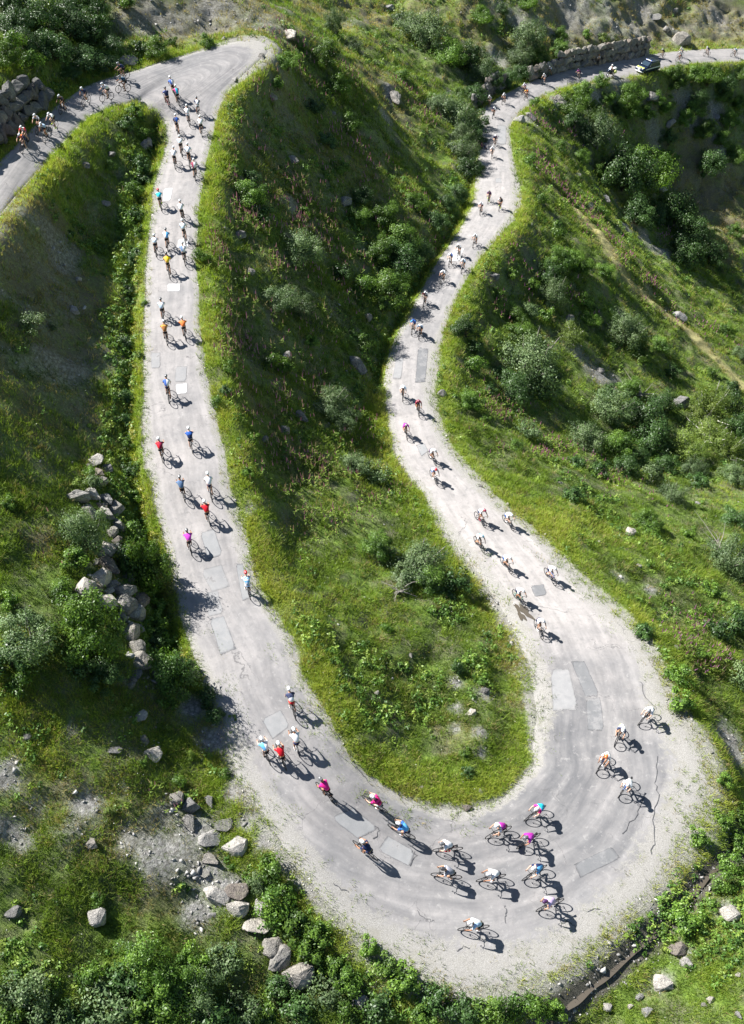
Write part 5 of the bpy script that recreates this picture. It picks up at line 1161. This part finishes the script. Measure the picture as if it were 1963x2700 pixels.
# (front x,y),(rear x,y), jersey (colour, second, pattern), shorts, helmet, shoes, frame, number?, description
RID = [
 ((312,211),(335,208),('navy',),'black','grey','white','k',0,'navy jersey and grey helmet nearest the dark thicket'),
 ((312,244),(339,243),('teal','navy','blots'),'black','black','black','k',0,'dark teal jersey and black helmet beside the thicket'),
 ((270,268),(296,264),('pale','white','half'),'black','white','black','k',0,'pale blue jersey and white helmet leaving the upper bend'),
 ((221,281),(237,272),('navy',),'navy','white','white','k',0,'navy jersey and white helmet leaving the upper bend'),
 ((162,301),(174,292),('char',),'black','lgrey','black','k',0,'charcoal jersey and pale grey helmet close to boulder wall'),
 ((136,347),(151,339),('white',),'black','white','lime','k',0,'white jersey, black shorts and lime shoes near boulder wall'),
 ((102,354),(109,346),('black','white','shoulder'),'black','white','black','k',0,'black jersey with white shoulder hugging the thicket verge'),
 ((120,376),(131,365),('white','pale','half'),'black','white','black','w',0,'white and pale blue jersey below the boulder wall'),
 ((67,386),(75,375),('white','red','sides'),'dpur','white','black','k',0,'white jersey with red sleeves tucked behind the orange jersey'),
 ((60,405),(72,393),('orange','navy','sides'),'navy','white','white','k',0,'orange and navy jersey leading riders out at the picture edge'),
 ((435,270),(448,279),('navy','blue','shoulder'),'black','char','black','r',1,'navy and blue jersey innermost in the upper bend'),
 ((452,246),(470,258),('white','blue','half'),'black','white','white','k',0,'white jersey with blue side just beyond turquoise jersey'),
 ((461,263),(476,275),('turq','pink','sides'),'black','white','black','k',0,'turquoise jersey with pink sleeves in the upper bend'),
 ((521,293),(526,308),('white','navy','sides'),'white','black','black','k',0,'white jersey with navy sides and black helmet at upper bend'),
 ((498,317),(502,333),('white',),'white','white','black','k',0,'all white kit at the foot of the upper bend'),
 ((470,347),(473,362),('blue','navy','half'),'black','white','black','k',1,'blue and navy jersey with pale number below upper bend'),
 ((531,346),(535,361),('white',),'black','white','white','k',1,'white jersey and yellow number hugging verge below upper bend'),
 ((480,396),(483,412),('white','pale','half'),'black','white','black','k',1,'white jersey right behind the blue and navy jersey'),
 ((463,428),(465,445),('white',),'black','white','black','k',0,'white jersey on the ditch side of a tight bunch'),
 ((501,424),(504,441),('white','pale','sides'),'black','white','white','k',0,'white jersey with pale sides amid the tight bunch'),
 ((515,460),(518,475),('white','burg','half'),'black','white','black','k',0,'white jersey lowest in the tight bunch at the verge'),
 ((426,538),(428,554),('turq','pale','shoulder'),'black','red','lime','k',1,'turquoise jersey and red helmet beside the white patch'),
 ((484,569),(486,586),('white',),'black','white','black','k',0,'white jersey and helmet level with the turquoise jersey'),
 ((489,627),(492,643),('white','pale','half'),'black','white','black','k',1,'white jersey above the small bush on the verge'),
 ((443,644),(445,660),('sky','white','half'),'black','black','black','k',0,'sky blue jersey and black helmet'),
 ((413,657),(414,674),('white','pale','half'),'black','white','black','k',1,'white jersey at the ditch edge above the yellow jersey'),
 ((488,681),(490,698),('white','steel','half'),'black','lgrey','black','k',1,'greyish white jersey beside the small bush on the verge'),
 ((446,714),(449,732),('yellow','gold','half'),'black','char','black','k',0,'bright yellow jersey'),
 ((431,827),(434,847),('white','pale','half'),'black','black','white','k',0,'white jersey and black helmet just ahead of orange jersey'),
 ((488,874),(491,894),('orange',),'black','white','black','k',0,'orange jersey and white helmet on the verge side'),
 ((438,888),(442,906),('brown','gold','band'),'black','lgrey','black','k',0,'brown jersey with gold back beside the orange jersey'),
 ((448,1033),(446,1062),('white','blue','half'),'navy','black','black','k',0,'white jersey with blue sleeve riding alone by pale patches'),
 ((504,1163),(508,1192),('blue','navy','lower'),'black','white','white','k',0,'blue jersey and navy pockets beside the burgundy jersey'),
 ((432,1188),(431,1217),('burg','red','half'),'black','white','white','k',0,'burgundy jersey and white helmet at the ditch edge'),
 ((481,1288),(487,1319),('steel',),'black','black','white','k',1,'steel blue jersey and black helmet'),
 ((553,1287),(558,1318),('white','pale','lower'),'navy','white','white','k',0,'white jersey at the verge level with steel blue jersey'),
 ((546,1352),(553,1382),('red',),'black','white','white','k',1,'bright red jersey following the steel blue jersey'),
 ((498,1427),(505,1460),('mag',),'black','black','white','k',1,'magenta jersey and black helmet alone on the ditch side'),
 ((650,1541),(658,1576),('white','sky','blots'),'pale','red','white','k',0,'white and sky blue jersey with red helmet at verge'),
 ((766,1850),(777,1893),('white','navy','shoulder'),'red','white','white','k',1,'white, navy and red kit above the trio'),
 ((774,1945),(785,1987),('white',),'navy','white','white','w',1,'white jersey on the inner side of the trio'),
 ((693,1970),(708,2007),('white','sky','half'),'black','white','black','k',1,'white and sky blue jersey on the outer side of trio'),
 ((736,1985),(749,2020),('red',),'black','white','white','k',1,'red jersey lowest in the trio'),
 ((842,2080),(878,2113),('pink',),'black','black','black','k',0,'hot pink jersey and black helmet'),
 ((966,2112),(1006,2134),('pink','burg','blots'),'grey','white','white','k',1,'pink jersey and white helmet hugging the inner grass'),
 ((1034,2185),(1080,2208),('sky','blue','shoulder'),'navy','white','white','k',1,'sky blue jersey and white helmet'),
 ((941,2229),(984,2262),('navy',),'navy','white','black','k',1,'dark navy jersey and white helmet beside the cut patches'),
 ((1153,2247),(1203,2241),('white',),'black','black','red','k',0,'white jersey, black helmet and red shoes'),
 ((1148,2311),(1202,2317),('navy','white','stripes'),'black','char','white','k',0,'navy jersey with thin white stripes'),
 ((1265,2325),(1318,2314),('white',),'navy','white','white','k',0,'white jersey beside the striped navy jersey'),
 ((1384,2320),(1428,2294),('navy','sky','half'),'navy','white','white','k',0,'navy and sky blue jersey with white helmet'),
 ((1422,2401),(1472,2383),('lilac',),'lilac','dpur','white','k',0,'lilac kit and dark helmet'),
 ((1218,2455),(1274,2447),('white','pale','half'),'black','white','white','k',1,'white jersey outermost in the lower bend'),
 ((1385,2165),(1426,2137),('turq','pink','shoulder'),'blue','white','white','k',0,'turquoise jersey with pink shoulder'),
 ((1287,2211),(1336,2192),('purp','white','shoulder'),'black','white','black','k',1,'grey and purple jersey closest to the inner grass'),
 ((1369,2236),(1411,2211),('purp','mag','half'),'black','black','white','w',0,'purple magenta jersey and black helmet'),
 ((1678,1908),(1719,1888),('white',),'black','grey','white','k',0,'white jersey and grey helmet on the outer gravel'),
 ((1617,1964),(1630,1932),('white','navy','shoulder'),'lime','white','white','k',0,'white and navy jersey with lime shorts'),
 ((1571,2034),(1593,2004),('white',),'black','orange','white','n',0,'white jersey and orange helmet'),
 ((1632,2099),(1654,2067),('white',),'sky','white','white','b',0,'white jersey and bright blue shorts'),
 ((1425,1684),(1414,1655),('white','navy','lower'),'navy','white','white','k',0,'white jersey just past the brown puddle'),
 ((1379,1600),(1357,1574),('white',),'navy','white','black','g',0,'white jersey on a mint green bicycle'),
 ((1461,1543),(1440,1516),('white',),'navy','white','black','b',0,'white jersey at the verge beside a square grey stain'),
 ((1345,1512),(1325,1487),('white',),'blue','white','black','n',0,'white jersey and blue shorts above the puddle'),
 ((1276,1390),(1256,1368),('white',),'navy','burg','burg','k',0,'white jersey and burgundy helmet'),
 ((1350,1398),(1331,1376),('white','pale','half'),'blue','white','white','k',0,'white jersey and bright blue shorts at the grassy verge'),
 ((1271,1455),(1257,1434),('white','turq','half'),'black','white','black','k',0,'white jersey with turquoise sleeve beneath burgundy helmet rider'),
 ((1147,1225),(1134,1209),('white','navy','lower'),'dpur','white','white','k',0,'white jersey just behind the red helmet rider'),
 ((1149,1278),(1140,1258),('white','blue','blots'),'blue','red','white','w',0,'white and blue jersey with bright red helmet'),
 ((1073,1159),(1068,1140),('mag','black','lower'),'black','black','white','k',0,'magenta jersey and black helmet above the round stain'),
 ((1105,1098),(1100,1080),('burg','black','lower'),'black','burg','white','k',0,'burgundy jersey near the pale boulder on the verge'),
 ((1062,1058),(1060,1041),('white','pale','half'),'dpur','white','white','k',0,'white jersey at the ditch edge above burgundy jersey'),
 ((1086,883),(1092,868),('sky','blue','half'),'blue','blue','black','k',0,'blue kit at the ditch edge of a pair'),
 ((1105,895),(1110,879),('white','steel','shoulder'),'navy','white','white','k',0,'white jersey with steel shoulder partnering the blue kit'),
 ((1118,809),(1120,796),('burg','white','half'),'black','white','black','k',0,'burgundy and white jersey between the two shade patches'),
 ((1163,749),(1171,738),('white',),'black','white','black','k',0,'white jersey riding into the broad tree shade'),
 ((1218,721),(1222,708),('white','pale','half'),'navy','white','white','k',0,'white jersey nearest the verge in group of four'),
 ((1185,705),(1189,692),('white','blue','half'),'navy','white','black','k',0,'white jersey nearest the ditch in group of four'),
 ((1208,683),(1212,671),('teal','white','half'),'black','white','black','k',0,'teal and white jersey in the group of four'),
 ((1248,654),(1255,643),('white','black','lower'),'black','white','black','k',0,'white and black jersey highest in the group of four'),
 ((1267,569),(1269,558),('white',),'burg','white','black','k',0,'white jersey nearest the ditch in group of three'),
 ((1287,539),(1289,528),('dpur',),'dpur','char','lime','k',0,'dark purple kit in the group of three'),
 ((1316,558),(1319,547),('white','char','half'),'black','char','lime','k',0,'white and charcoal jersey nearest verge in group of three'),
 ((1296,420),(1298,411),('white',),'black','white','white','k',0,'white jersey passing the seated onlooker'),
 ((1305,389),(1306,381),('navy','dpur','half'),'black','white','black','w',0,'navy jersey passing the seated onlooker'),
 ((1299,314),(1302,304),('navy','white','half'),'navy','white','white','k',0,'navy jersey in the ravine bend'),
 ((1288,284),(1292,277),('lgrey',),'char','white','black','k',0,'grey jersey at the shaded edge of ravine bend'),
 ((1323,276),(1333,271),('white','grey','half'),'char','white','black','k',0,'white and grey jersey entering the ravine bend'),
 ((1377,250),(1385,243),('white','lilac','half'),'dpur','white','black','k',0,'white and lilac jersey beside the golden jersey'),
 ((1382,265),(1392,258),('gold','orange','half'),'black','char','black','k',0,'golden orange jersey'),
 ((1429,225),(1439,219),('white',),'navy','white','white','k',0,'white jersey beside the green bicycle'),
 ((1444,203),(1454,200),('white','teal','lower'),'teal','white','black','e',0,'white top and teal shorts in the wall shade'),
 ((1517,209),(1529,208),('purp','dpur','half'),'dpur','dpur','black','w',0,'purple jersey below the boulder wall'),
 ((1739,154),(1750,152),('black',),'black','white','black','k',0,'black jersey just behind the dark car'),
 ((1783,161),(1794,160),('white',),'dpur','white','black','k',0,'white jersey on the near side of far pair'),
 ((1787,150),(1799,149),('lgrey','white','half'),'black','white','white','k',0,'grey and white jersey on the far side of pair'),
 ((1856,148),(1869,147),('white','navy','half'),'lilac','white','black','k',0,'white and navy jersey beyond the far pair'),
 ((1928,149),(1940,148),('white','pale','half'),'black','char','black','k',0,'white jersey farthest back on the far lane'),
]
CENT = np.array([tuple(hit(1210, 1900))])[0]
for i, (f_, r_, jc, sc, hc, shc, fc, nb, desc) in enumerate(RID):
    pf, pr = road_hit(*f_), road_hit(*r_)
    m_ = (pf + pr) / 2; d = pf - pr; d.z = 0; d.normalize()
    # road tangent, signed along travel
    k = int(np.argmin(((mid[:, :2] - np.array([m_.x, m_.y])) ** 2).sum(1))); tv = mid[min(k + 3, len(mid) - 1)] - mid[max(k - 3, 0)]; tv = Vector((tv[0], tv[1], 0)).normalized()
    Zd = m_.y * CP - (m_.z - H0) * SP
    w = .25 if Zd < 60 else .5 if Zd < 90 else .7
    if tv.dot(d) < .2: w = .15
    d = (d * (1 - w) + tv * w).normalized()
    a = m_ - d * .5; b = m_ + d * .5; a.z = road_z(a.x, a.y); b.z = road_z(b.x, b.y)
    xx = (b - a).normalized(); yy = Vector((0, 0, 1)).cross(xx).normalized(); zz = xx.cross(yy)
    c = (a + b) / 2 + Vector((0, 0, .004))
    M = Matrix(((xx.x, yy.x, zz.x, c.x), (xx.y, yy.y, zz.y, c.y), (xx.z, yy.z, zz.z, c.z), (0, 0, 0, 1)))
    lean = math.radians(random.gauss(0, 2))
    if 44 <= i <= 59: lean += math.radians(-6)
    M = M @ Matrix.Rotation(lean, 4, 'X')
    k = i % 4 if not (75 < i and i % 4 == 3) else 0
    if 60 < i < 90 and k == 3: k = 1
    bk = bicycle(M, fc, k); bk['category'] = 'bicycle'; bk['group'] = 'road bicycles under the riders'; bk['label'] = 'bicycle of rider in ' + desc
    pt = PROT[k]
    p = bpy.data.objects.new('person', pt['body']); COL.objects.link(p); p.matrix_world = M
    p.material_slots[0].link = 'OBJECT'; p.material_slots[0].material = SKINS[i % 3]
    p['category'] = 'cyclist'; p['group'] = 'cyclists riding up the mountain road'; p['label'] = 'cyclist in ' + desc
    child('jersey', pt['jersey'], p, mat=cloth(*jc)); child('shorts', pt['shorts'], p, mat=cloth(sc)); child('helmet', pt['helmet'], p, mat=helm(hc, 'black' if hc != 'black' else 'lgrey'))
    for sh in pt['shoes']: child('shoe', sh, p, mat=cloth(shc))
    if nb: child('race_number', pt['num'], p, mat=NUM)

# ------------------------------------------------------------------ parked car, motorcycle with its rider, onlookers, culvert
def frame_at(pf, pr):
    a, b = road_hit(*pr), road_hit(*pf); d = b - a; xx = d.normalized(); yy = Vector((0, 0, 1)).cross(xx).normalized(); zz = xx.cross(yy); c = (a + b) / 2
    return Matrix(((xx.x, yy.x, zz.x, c.x), (xx.y, yy.y, zz.y, c.y), (xx.z, yy.z, zz.z, c.z), (0, 0, 0, 1)))
def loft(secs):
    """secs: list of closed rings (same count) -> V, f with end caps as fans"""
    V = [p for s in secs for p in s]; n = len(secs[0]); f = []
    for i in range(len(secs) - 1):
        for k in range(n): f.append((i * n + k, i * n + (k + 1) % n, (i + 1) * n + (k + 1) % n, (i + 1) * n + k))
    f.append(tuple(range(n))[::-1]); f.append(tuple(range((len(secs) - 1) * n, len(secs) * n)))
    return V, f
def ring(x, z0, z1, w0, w1):
    zm = z0 + (z1 - z0) * .55
    return [(x, -w0 * .88, z0), (x, -w0, z0 + .12), (x, -w0, zm), (x, -w1, z1 - .05), (x, -w1 * .86, z1), (x, w1 * .86, z1), (x, w1, z1 - .05), (x, w0, zm), (x, w0, z0 + .12), (x, w0 * .88, z0)]
def quad(name, pts, par, mat, thick=.012):
    """thin panel standing proud along its own normal"""
    p = [Vector(q) for q in pts]; n = (p[1] - p[0]).cross(p[-1] - p[0]).normalized() * thick; k = len(p)
    V = [q - n * .5 for q in p] + [q + n for q in p]
    f = [tuple(range(k))[::-1], tuple(range(k, 2 * k))] + [(i, (i + 1) % k, k + (i + 1) % k, k + i) for i in range(k)]
    return link(name, join_np(name, None, [(V, f)], False), mat, par)
CAR = plain('midnight_blue_paint', (.012, .022, .055), .22, .1, .6, .05); GLASS = plain('tinted_glass', (.03, .05, .07), .06, 0, .7); WHT = plain('white_marking', (.78, .78, .78), .4); YEL = plain('fluorescent_yellow', (.70, .74, .22), .5); BLK = plain('black_plastic', (.02, .02, .02), .6); CHR = plain('bright_trim', (.55, .56, .58), .25, .6); BLU = plain('blue_lens', (.03, .12, .6), .2)
M = frame_at((1684, 193), (1727, 183)) @ Matrix.Translation((0, 0, .01))
car = bpy.data.objects.new('parked_car', None); COL.objects.link(car); car.matrix_world = M
tag(car, 'dark navy car with white side stripe parked beside the boulder wall', 'car')
body = [ring(-2.27, .42, .95, .80, .74), ring(-2.2, .32, 1.06, .88, .82), ring(-1.6, .24, 1.08, .92, .87), ring(0, .22, 1.06, .92, .88), ring(.95, .22, 1.04, .92, .87), ring(1.7, .26, .98, .91, .83), ring(2.12, .30, .86, .87, .76), ring(2.27, .40, .72, .74, .64)]
link('body', join_np('body', None, [loft(body)]), CAR, car)
gh = [ring(-2.1, 1.0, 1.22, .80, .72), ring(-1.92, 1.0, 1.58, .82, .66), ring(-1.3, 1.0, 1.66, .83, .66), ring(-.2, 1.0, 1.66, .83, .66), ring(.35, 1.0, 1.58, .82, .66), ring(1.12, 1.0, 1.05, .80, .78)]
link('cabin', join_np('cabin', None, [loft(gh)]), CAR, car)
quad('windscreen', [(.46, -.62, 1.56), (1.10, -.70, 1.09), (1.10, .70, 1.09), (.46, .62, 1.56)], car, GLASS, .02)
quad('rear_window', [(-2.10, .60, 1.18), (-2.10, -.60, 1.18), (-1.97, -.56, 1.53), (-1.97, .56, 1.53)], car, GLASS, .03)
for s in (1, -1):
    for x0, x1, x2, x3 in ((-1.8, -.85, -.85, -1.72), (-.78, .05, .05, -.78), (.12, .86, .28, .12)):
        q = [(x0, s * .835, 1.12), (x1, s * .835, 1.12), (x2, s * .745, 1.52), (x3, s * .745, 1.52)]
        quad('side_window', q if s < 0 else q[::-1], car, GLASS, .02)
    q = [(-2.05, s * .925, .80), (1.55, s * .925, .66), (1.55, s * .925, .78), (-2.05, s * .925, .93)]
    quad('side_stripe', q if s < 0 else q[::-1], car, WHT, .012)
    link('headlight', join_np('headlight', None, [ball((2.12, s * .60, .78), .13, .7, 1.2, .6)]), CHR, car)
    link('mirror', join_np('mirror', None, [ball((.72, s * .98, 1.10), .10, .6, 1, .75)]), CAR, car)
    for x in (1.37, -1.33):
        w = link('wheel', join_np('wheel', None, [tubes([([(x, s * .72, .33), (x, s * .91, .33)], [.21, .20])], 14)]), CHR, car)
        link('tyre', join_np('tyre', None, [torus((x, s * .82, .335), .26, .085, 20, 8)]), RUB, w)
quad('bonnet_marking', [(1.78, -.70, .965), (2.08, -.66, .88), (2.08, .66, .88), (1.78, .70, .965)], car, YEL, .02)
for k in range(4):
    quad('bonnet_chevron', [(1.80, -.46 + k * .28, .962), (2.07, -.50 + k * .30, .885), (2.07, -.40 + k * .30, .885), (1.80, -.38 + k * .28, .962)], car, CAR, .035)
quad('number_plate', [(2.27, -.26, .50), (2.27, .26, .50), (2.28, .26, .62), (2.28, -.26, .62)], car, WHT, .02)
link('front_bumper', join_np('front_bumper', None, [tubes([([(2.05, -.86, .36), (2.26, -.6, .36), (2.30, 0, .36), (2.26, .6, .36), (2.05, .86, .36)], [.07] * 5)], 8)]), WHT, car)
lb = link('light_bar', join_np('light_bar', None, [loft([ring(.02, 1.66, 1.80, .62, .58), ring(.28, 1.66, 1.80, .62, .58)])]), WHT, car)
for s in (1, -1): link('blue_lamp', join_np('blue_lamp', None, [ball((.15, s * .48, 1.80), .09, 1, 1.2, .6)]), BLU, lb)
for s in (1, -1): link('roof_rail', join_np('roof_rail', None, [tubes([([(-1.8, s * .62, 1.66), (-1.6, s * .62, 1.71), (-.2, s * .62, 1.71), (0, s * .62, 1.68)], [.02] * 4)], 6)]), CHR, car)

M = frame_at((1598, 203), (1620, 198)) @ Matrix.Translation((0, 0, .01))
mo = bpy.data.objects.new('motorcycle', None); COL.objects.link(mo); mo.matrix_world = M
tag(mo, 'dark touring motorcycle with yellow panniers in front of the parked car', 'motorcycle')
for x in (-.75, .75):
    w = link('wheel', join_np('wheel', None, [torus((x, 0, .32), .22, .03, 20, 5), tubes([([(x, -.06, .32), (x, .06, .32)], [.06, .06])], 8)]), CHR, mo); link('tyre', join_np('tyre', None, [torus((x, 0, .32), .265, .06, 22, 8)]), RUB, w)
link('frame', join_np('frame', None, [tubes([([(-.75, .09, .32), (-.2, .09, .42), (.2, .08, .5), (.5, .03, .9)], [.04] * 4), ([(-.75, -.09, .32), (-.2, -.09, .42), (.2, -.08, .5), (.5, -.03, .9)], [.04] * 4)], 6), ball((.05, 0, .48), .24, 1.2, .8, .9)]), BLK, mo)
link('fairing', join_np('fairing', None, [loft([ring(-.1, .72, .92, .16, .12), ring(.25, .60, 1.02, .22, .16), ring(.55, .62, 1.1, .24, .16), ring(.82, .72, .98, .14, .10)])]), CAR, mo)
quad('windshield', [(.60, -.2, 1.08), (.60, .2, 1.08), (.40, .17, 1.42), (.40, -.17, 1.42)], mo, plain('clear_screen', (.55, .62, .66), .1), .012)
link('seat', join_np('seat', None, [loft([ring(-.75, .78, .90, .16, .13), ring(-.3, .74, .86, .18, .15), ring(.0, .72, .84, .14, .11)])]), SAD, mo)
link('handlebar', join_np('handlebar', None, [tubes([([(.32, -.40, 1.05), (.44, -.15, 1.08), (.44, .15, 1.08), (.32, .40, 1.05)], [.018] * 4)], 6)]), BLK, mo)
link('fork', join_np('fork', None, [tubes([([(.5, .09, .95), (.75, .09, .32)], [.03, .03]), ([(.5, -.09, .95), (.75, -.09, .32)], [.03, .03])], 6)]), CHR, mo)
for s in (1, -1): link('pannier', join_np('pannier', None, [loft([ring(-.95, .45, .82, .12, .12), ring(-.45, .45, .82, .12, .12)])]), YEL, mo).location = (0, s * .30, 0)
link('top_box', join_np('top_box', None, [loft([ring(-1.08, .92, 1.22, .22, .18), ring(-.72, .92, 1.22, .24, .20)])]), WHT, mo)
link('exhaust', join_np('exhaust', None, [tubes([([(.1, -.16, .3), (-.5, -.2, .34), (-.95, -.22, .42)], [.03, .045, .05])], 8)]), CHR, mo)

def figure(pts, label, mats, M, cat='onlooker'):
    """pts: dict of joints; mats: top, legs, hair"""
    g = lambda k: np.array(pts[k], float)
    v = [g('pel'), g('che'), g('nek'), g('hed'), g('hed') + [.0, 0, .09]]; r = [.14, .16, .06, .09, .075]; e = [(0, 1), (1, 2), (2, 3), (3, 4)]
    jv, jr, je = [g('pel') + [0, 0, .08], g('che'), g('nek') - [0, 0, .04]], [.16, .18, .085], [(0, 1), (1, 2)]; tv_, tr, te = [g('pel')], [.155], []
    ex = []; sh = []
    for s, q in ((1, 'l'), (-1, 'r')):
        n = len(v); S_ = g('che') + [.0, s * .19, .12]; v += [S_, g('elb' + q), g('han' + q)]; r += [.065, .043, .032]; e += [(1, n), (n, n + 1), (n + 1, n + 2)]
        m = len(jv); jv += [S_, g('elb' + q)]; jr += [.078, .058]; je += [(1, m), (m, m + 1)]
        hd = g('han' + q); dr_ = (hd - g('elb' + q)); dr_ /= np.linalg.norm(dr_)
        for k in range(4): b = hd + dr_ * .05 + np.array([0, (k - 1.5) * .018, 0]); ex.append(tb(([b, b + dr_ * .04, b + dr_ * .07 + np.array([.012, 0, -.01])], [.009, .009, .007]), sides=5))
        ex.append(tb(([hd + [.02, -s * .02, 0], hd + dr_ * .04 + np.array([.04, -s * .03, 0])], [.011, .008]), sides=5))
        n = len(v); H = g('pel') + [0, s * .10, -.03]; v += [H, g('kne' + q), g('ank' + q), g('ank' + q) + [.12, 0, -.05]]; r += [.10, .062, .042, .04]; e += [(0, n), (n, n + 1), (n + 1, n + 2), (n + 2, n + 3)]
        m = len(tv_); tv_ += [H, g('kne' + q), g('ank' + q) * .9 + g('kne' + q) * .1]; tr += [.112, .076, .056]; te += [(0, m), (m, m + 1), (m + 1, m + 2)]
        a = g('ank' + q); sh.append(join_np('shoe', None, [tb(([a + [-.07, 0, -.05], a + [.03, 0, -.05], a + [.16, 0, -.06], a + [.2, 0, -.065]], [.04, .045, .04, .025]), sides=8)]))
    h = g('hed'); ex += [ball(h + [.098, 0, .0], .016, 1.1, .8, 1.3, 6, 5), ball(h + [.08, .033, .022], .011), ball(h + [.08, -.033, .022], .011), ball(h + [0, .088, .0], .022, 1, .4, 1.4, 6, 5), ball(h + [0, -.088, .0], .022, 1, .4, 1.4, 6, 5), ball(h + [.085, 0, -.04], .02, .5, 1.1, .35, 8, 5)]
    b = join_np('person', skin_mesh('person', v, e, r), ex); o = link('person', b, SKIN); o.matrix_world = M; tag(o, label, cat)
    link('jacket', skin_mesh('jacket', jv, je, jr), cloth(mats[0]), o); link('trousers', skin_mesh('trousers', tv_, te, tr), cloth(mats[1]), o)
    for s_ in sh: link('shoe', s_, cloth('black'), o)
    hr = join_np('hair', None, [ball(h + [-.012, 0, .045], .108, 1.05, .95, .95)]) if mats[2] != 'helmet' else join_np('helmet', None, [ball(h + [.0, 0, .03], .145, 1.05, .92, 1.0, 14, 10)])
    link('helmet' if mats[2] == 'helmet' else 'hair', hr, cloth('white' if mats[2] == 'helmet' else mats[2]), o)
    return o
Mr = mo.matrix_world.copy()
figure(dict(pel=(-.15, 0, .95), che=(.0, 0, 1.32), nek=(.05, 0, 1.52), hed=(.08, 0, 1.64), elbl=(.12, .30, 1.20), elbr=(.12, -.30, 1.20), hanl=(.34, .36, 1.09), hanr=(.34, -.36, 1.09), knel=(.25, .26, .82), kner=(.25, -.26, .82), ankl=(.02, .24, .42), ankr=(.02, -.24, .42)), 'motorcyclist in white jacket and helmet sitting on the dark motorcycle', ('white', 'navy', 'helmet'), Mr, 'motorcyclist')
p = hit(1574, 171); z_ = p.z
Ms = Matrix.Translation((p.x, p.y - .55, road_z(p.x, p.y - .55))) @ Matrix.Rotation(R(-75), 4, 'Z')
figure(dict(pel=(0, 0, .95), che=(.01, 0, 1.28), nek=(.01, 0, 1.5), hed=(.03, 0, 1.62), elbl=(.0, .28, 1.12), elbr=(.0, -.28, 1.12), hanl=(.14, .18, .98), hanr=(.14, -.18, .98), knel=(.03, .11, .5), kner=(.03, -.11, .5), ankl=(0, .12, .09), ankr=(0, -.12, .09)), 'onlooker in white top and dark trousers standing against the boulder wall', ('white', 'black', 'brown'), Ms)
p = road_hit(1270, 391)
Ms = Matrix.Translation((p.x, p.y, p.z)) @ Matrix.Rotation(R(-20), 4, 'Z')
figure(dict(pel=(0, 0, .15), che=(-.06, 0, .48), nek=(-.03, 0, .70), hed=(.0, 0, .82), elbl=(.14, .26, .42), elbr=(.14, -.26, .42), hanl=(.32, .12, .48), hanr=(.32, -.12, .48), knel=(.38, .13, .46), kner=(.38, -.13, .46), ankl=(.56, .12, .10), ankr=(.56, -.12, .10)), 'onlooker in dark purple sitting on the shaded edge of the lane', ('dpur', 'navy', 'black'), Ms)
p = hit(393, 394); cp = link('culvert_pipe', join_np('culvert_pipe', None, [tubes([([(0, 1.2, 0), (0, -.25, 0)], [.36, .36])], 18), tubes([([(0, -.24, 0), (0, 1.0, .02)], [.28, .28])], 18)]), plain('weathered_concrete', (.30, .285, .26), .9)); cp.location = (p.x, p.y, p.z + .22); cp.rotation_euler = (0, 0, R(12)); tag(cp, 'round concrete culvert mouth in ditch inside the upper bend', 'culvert')
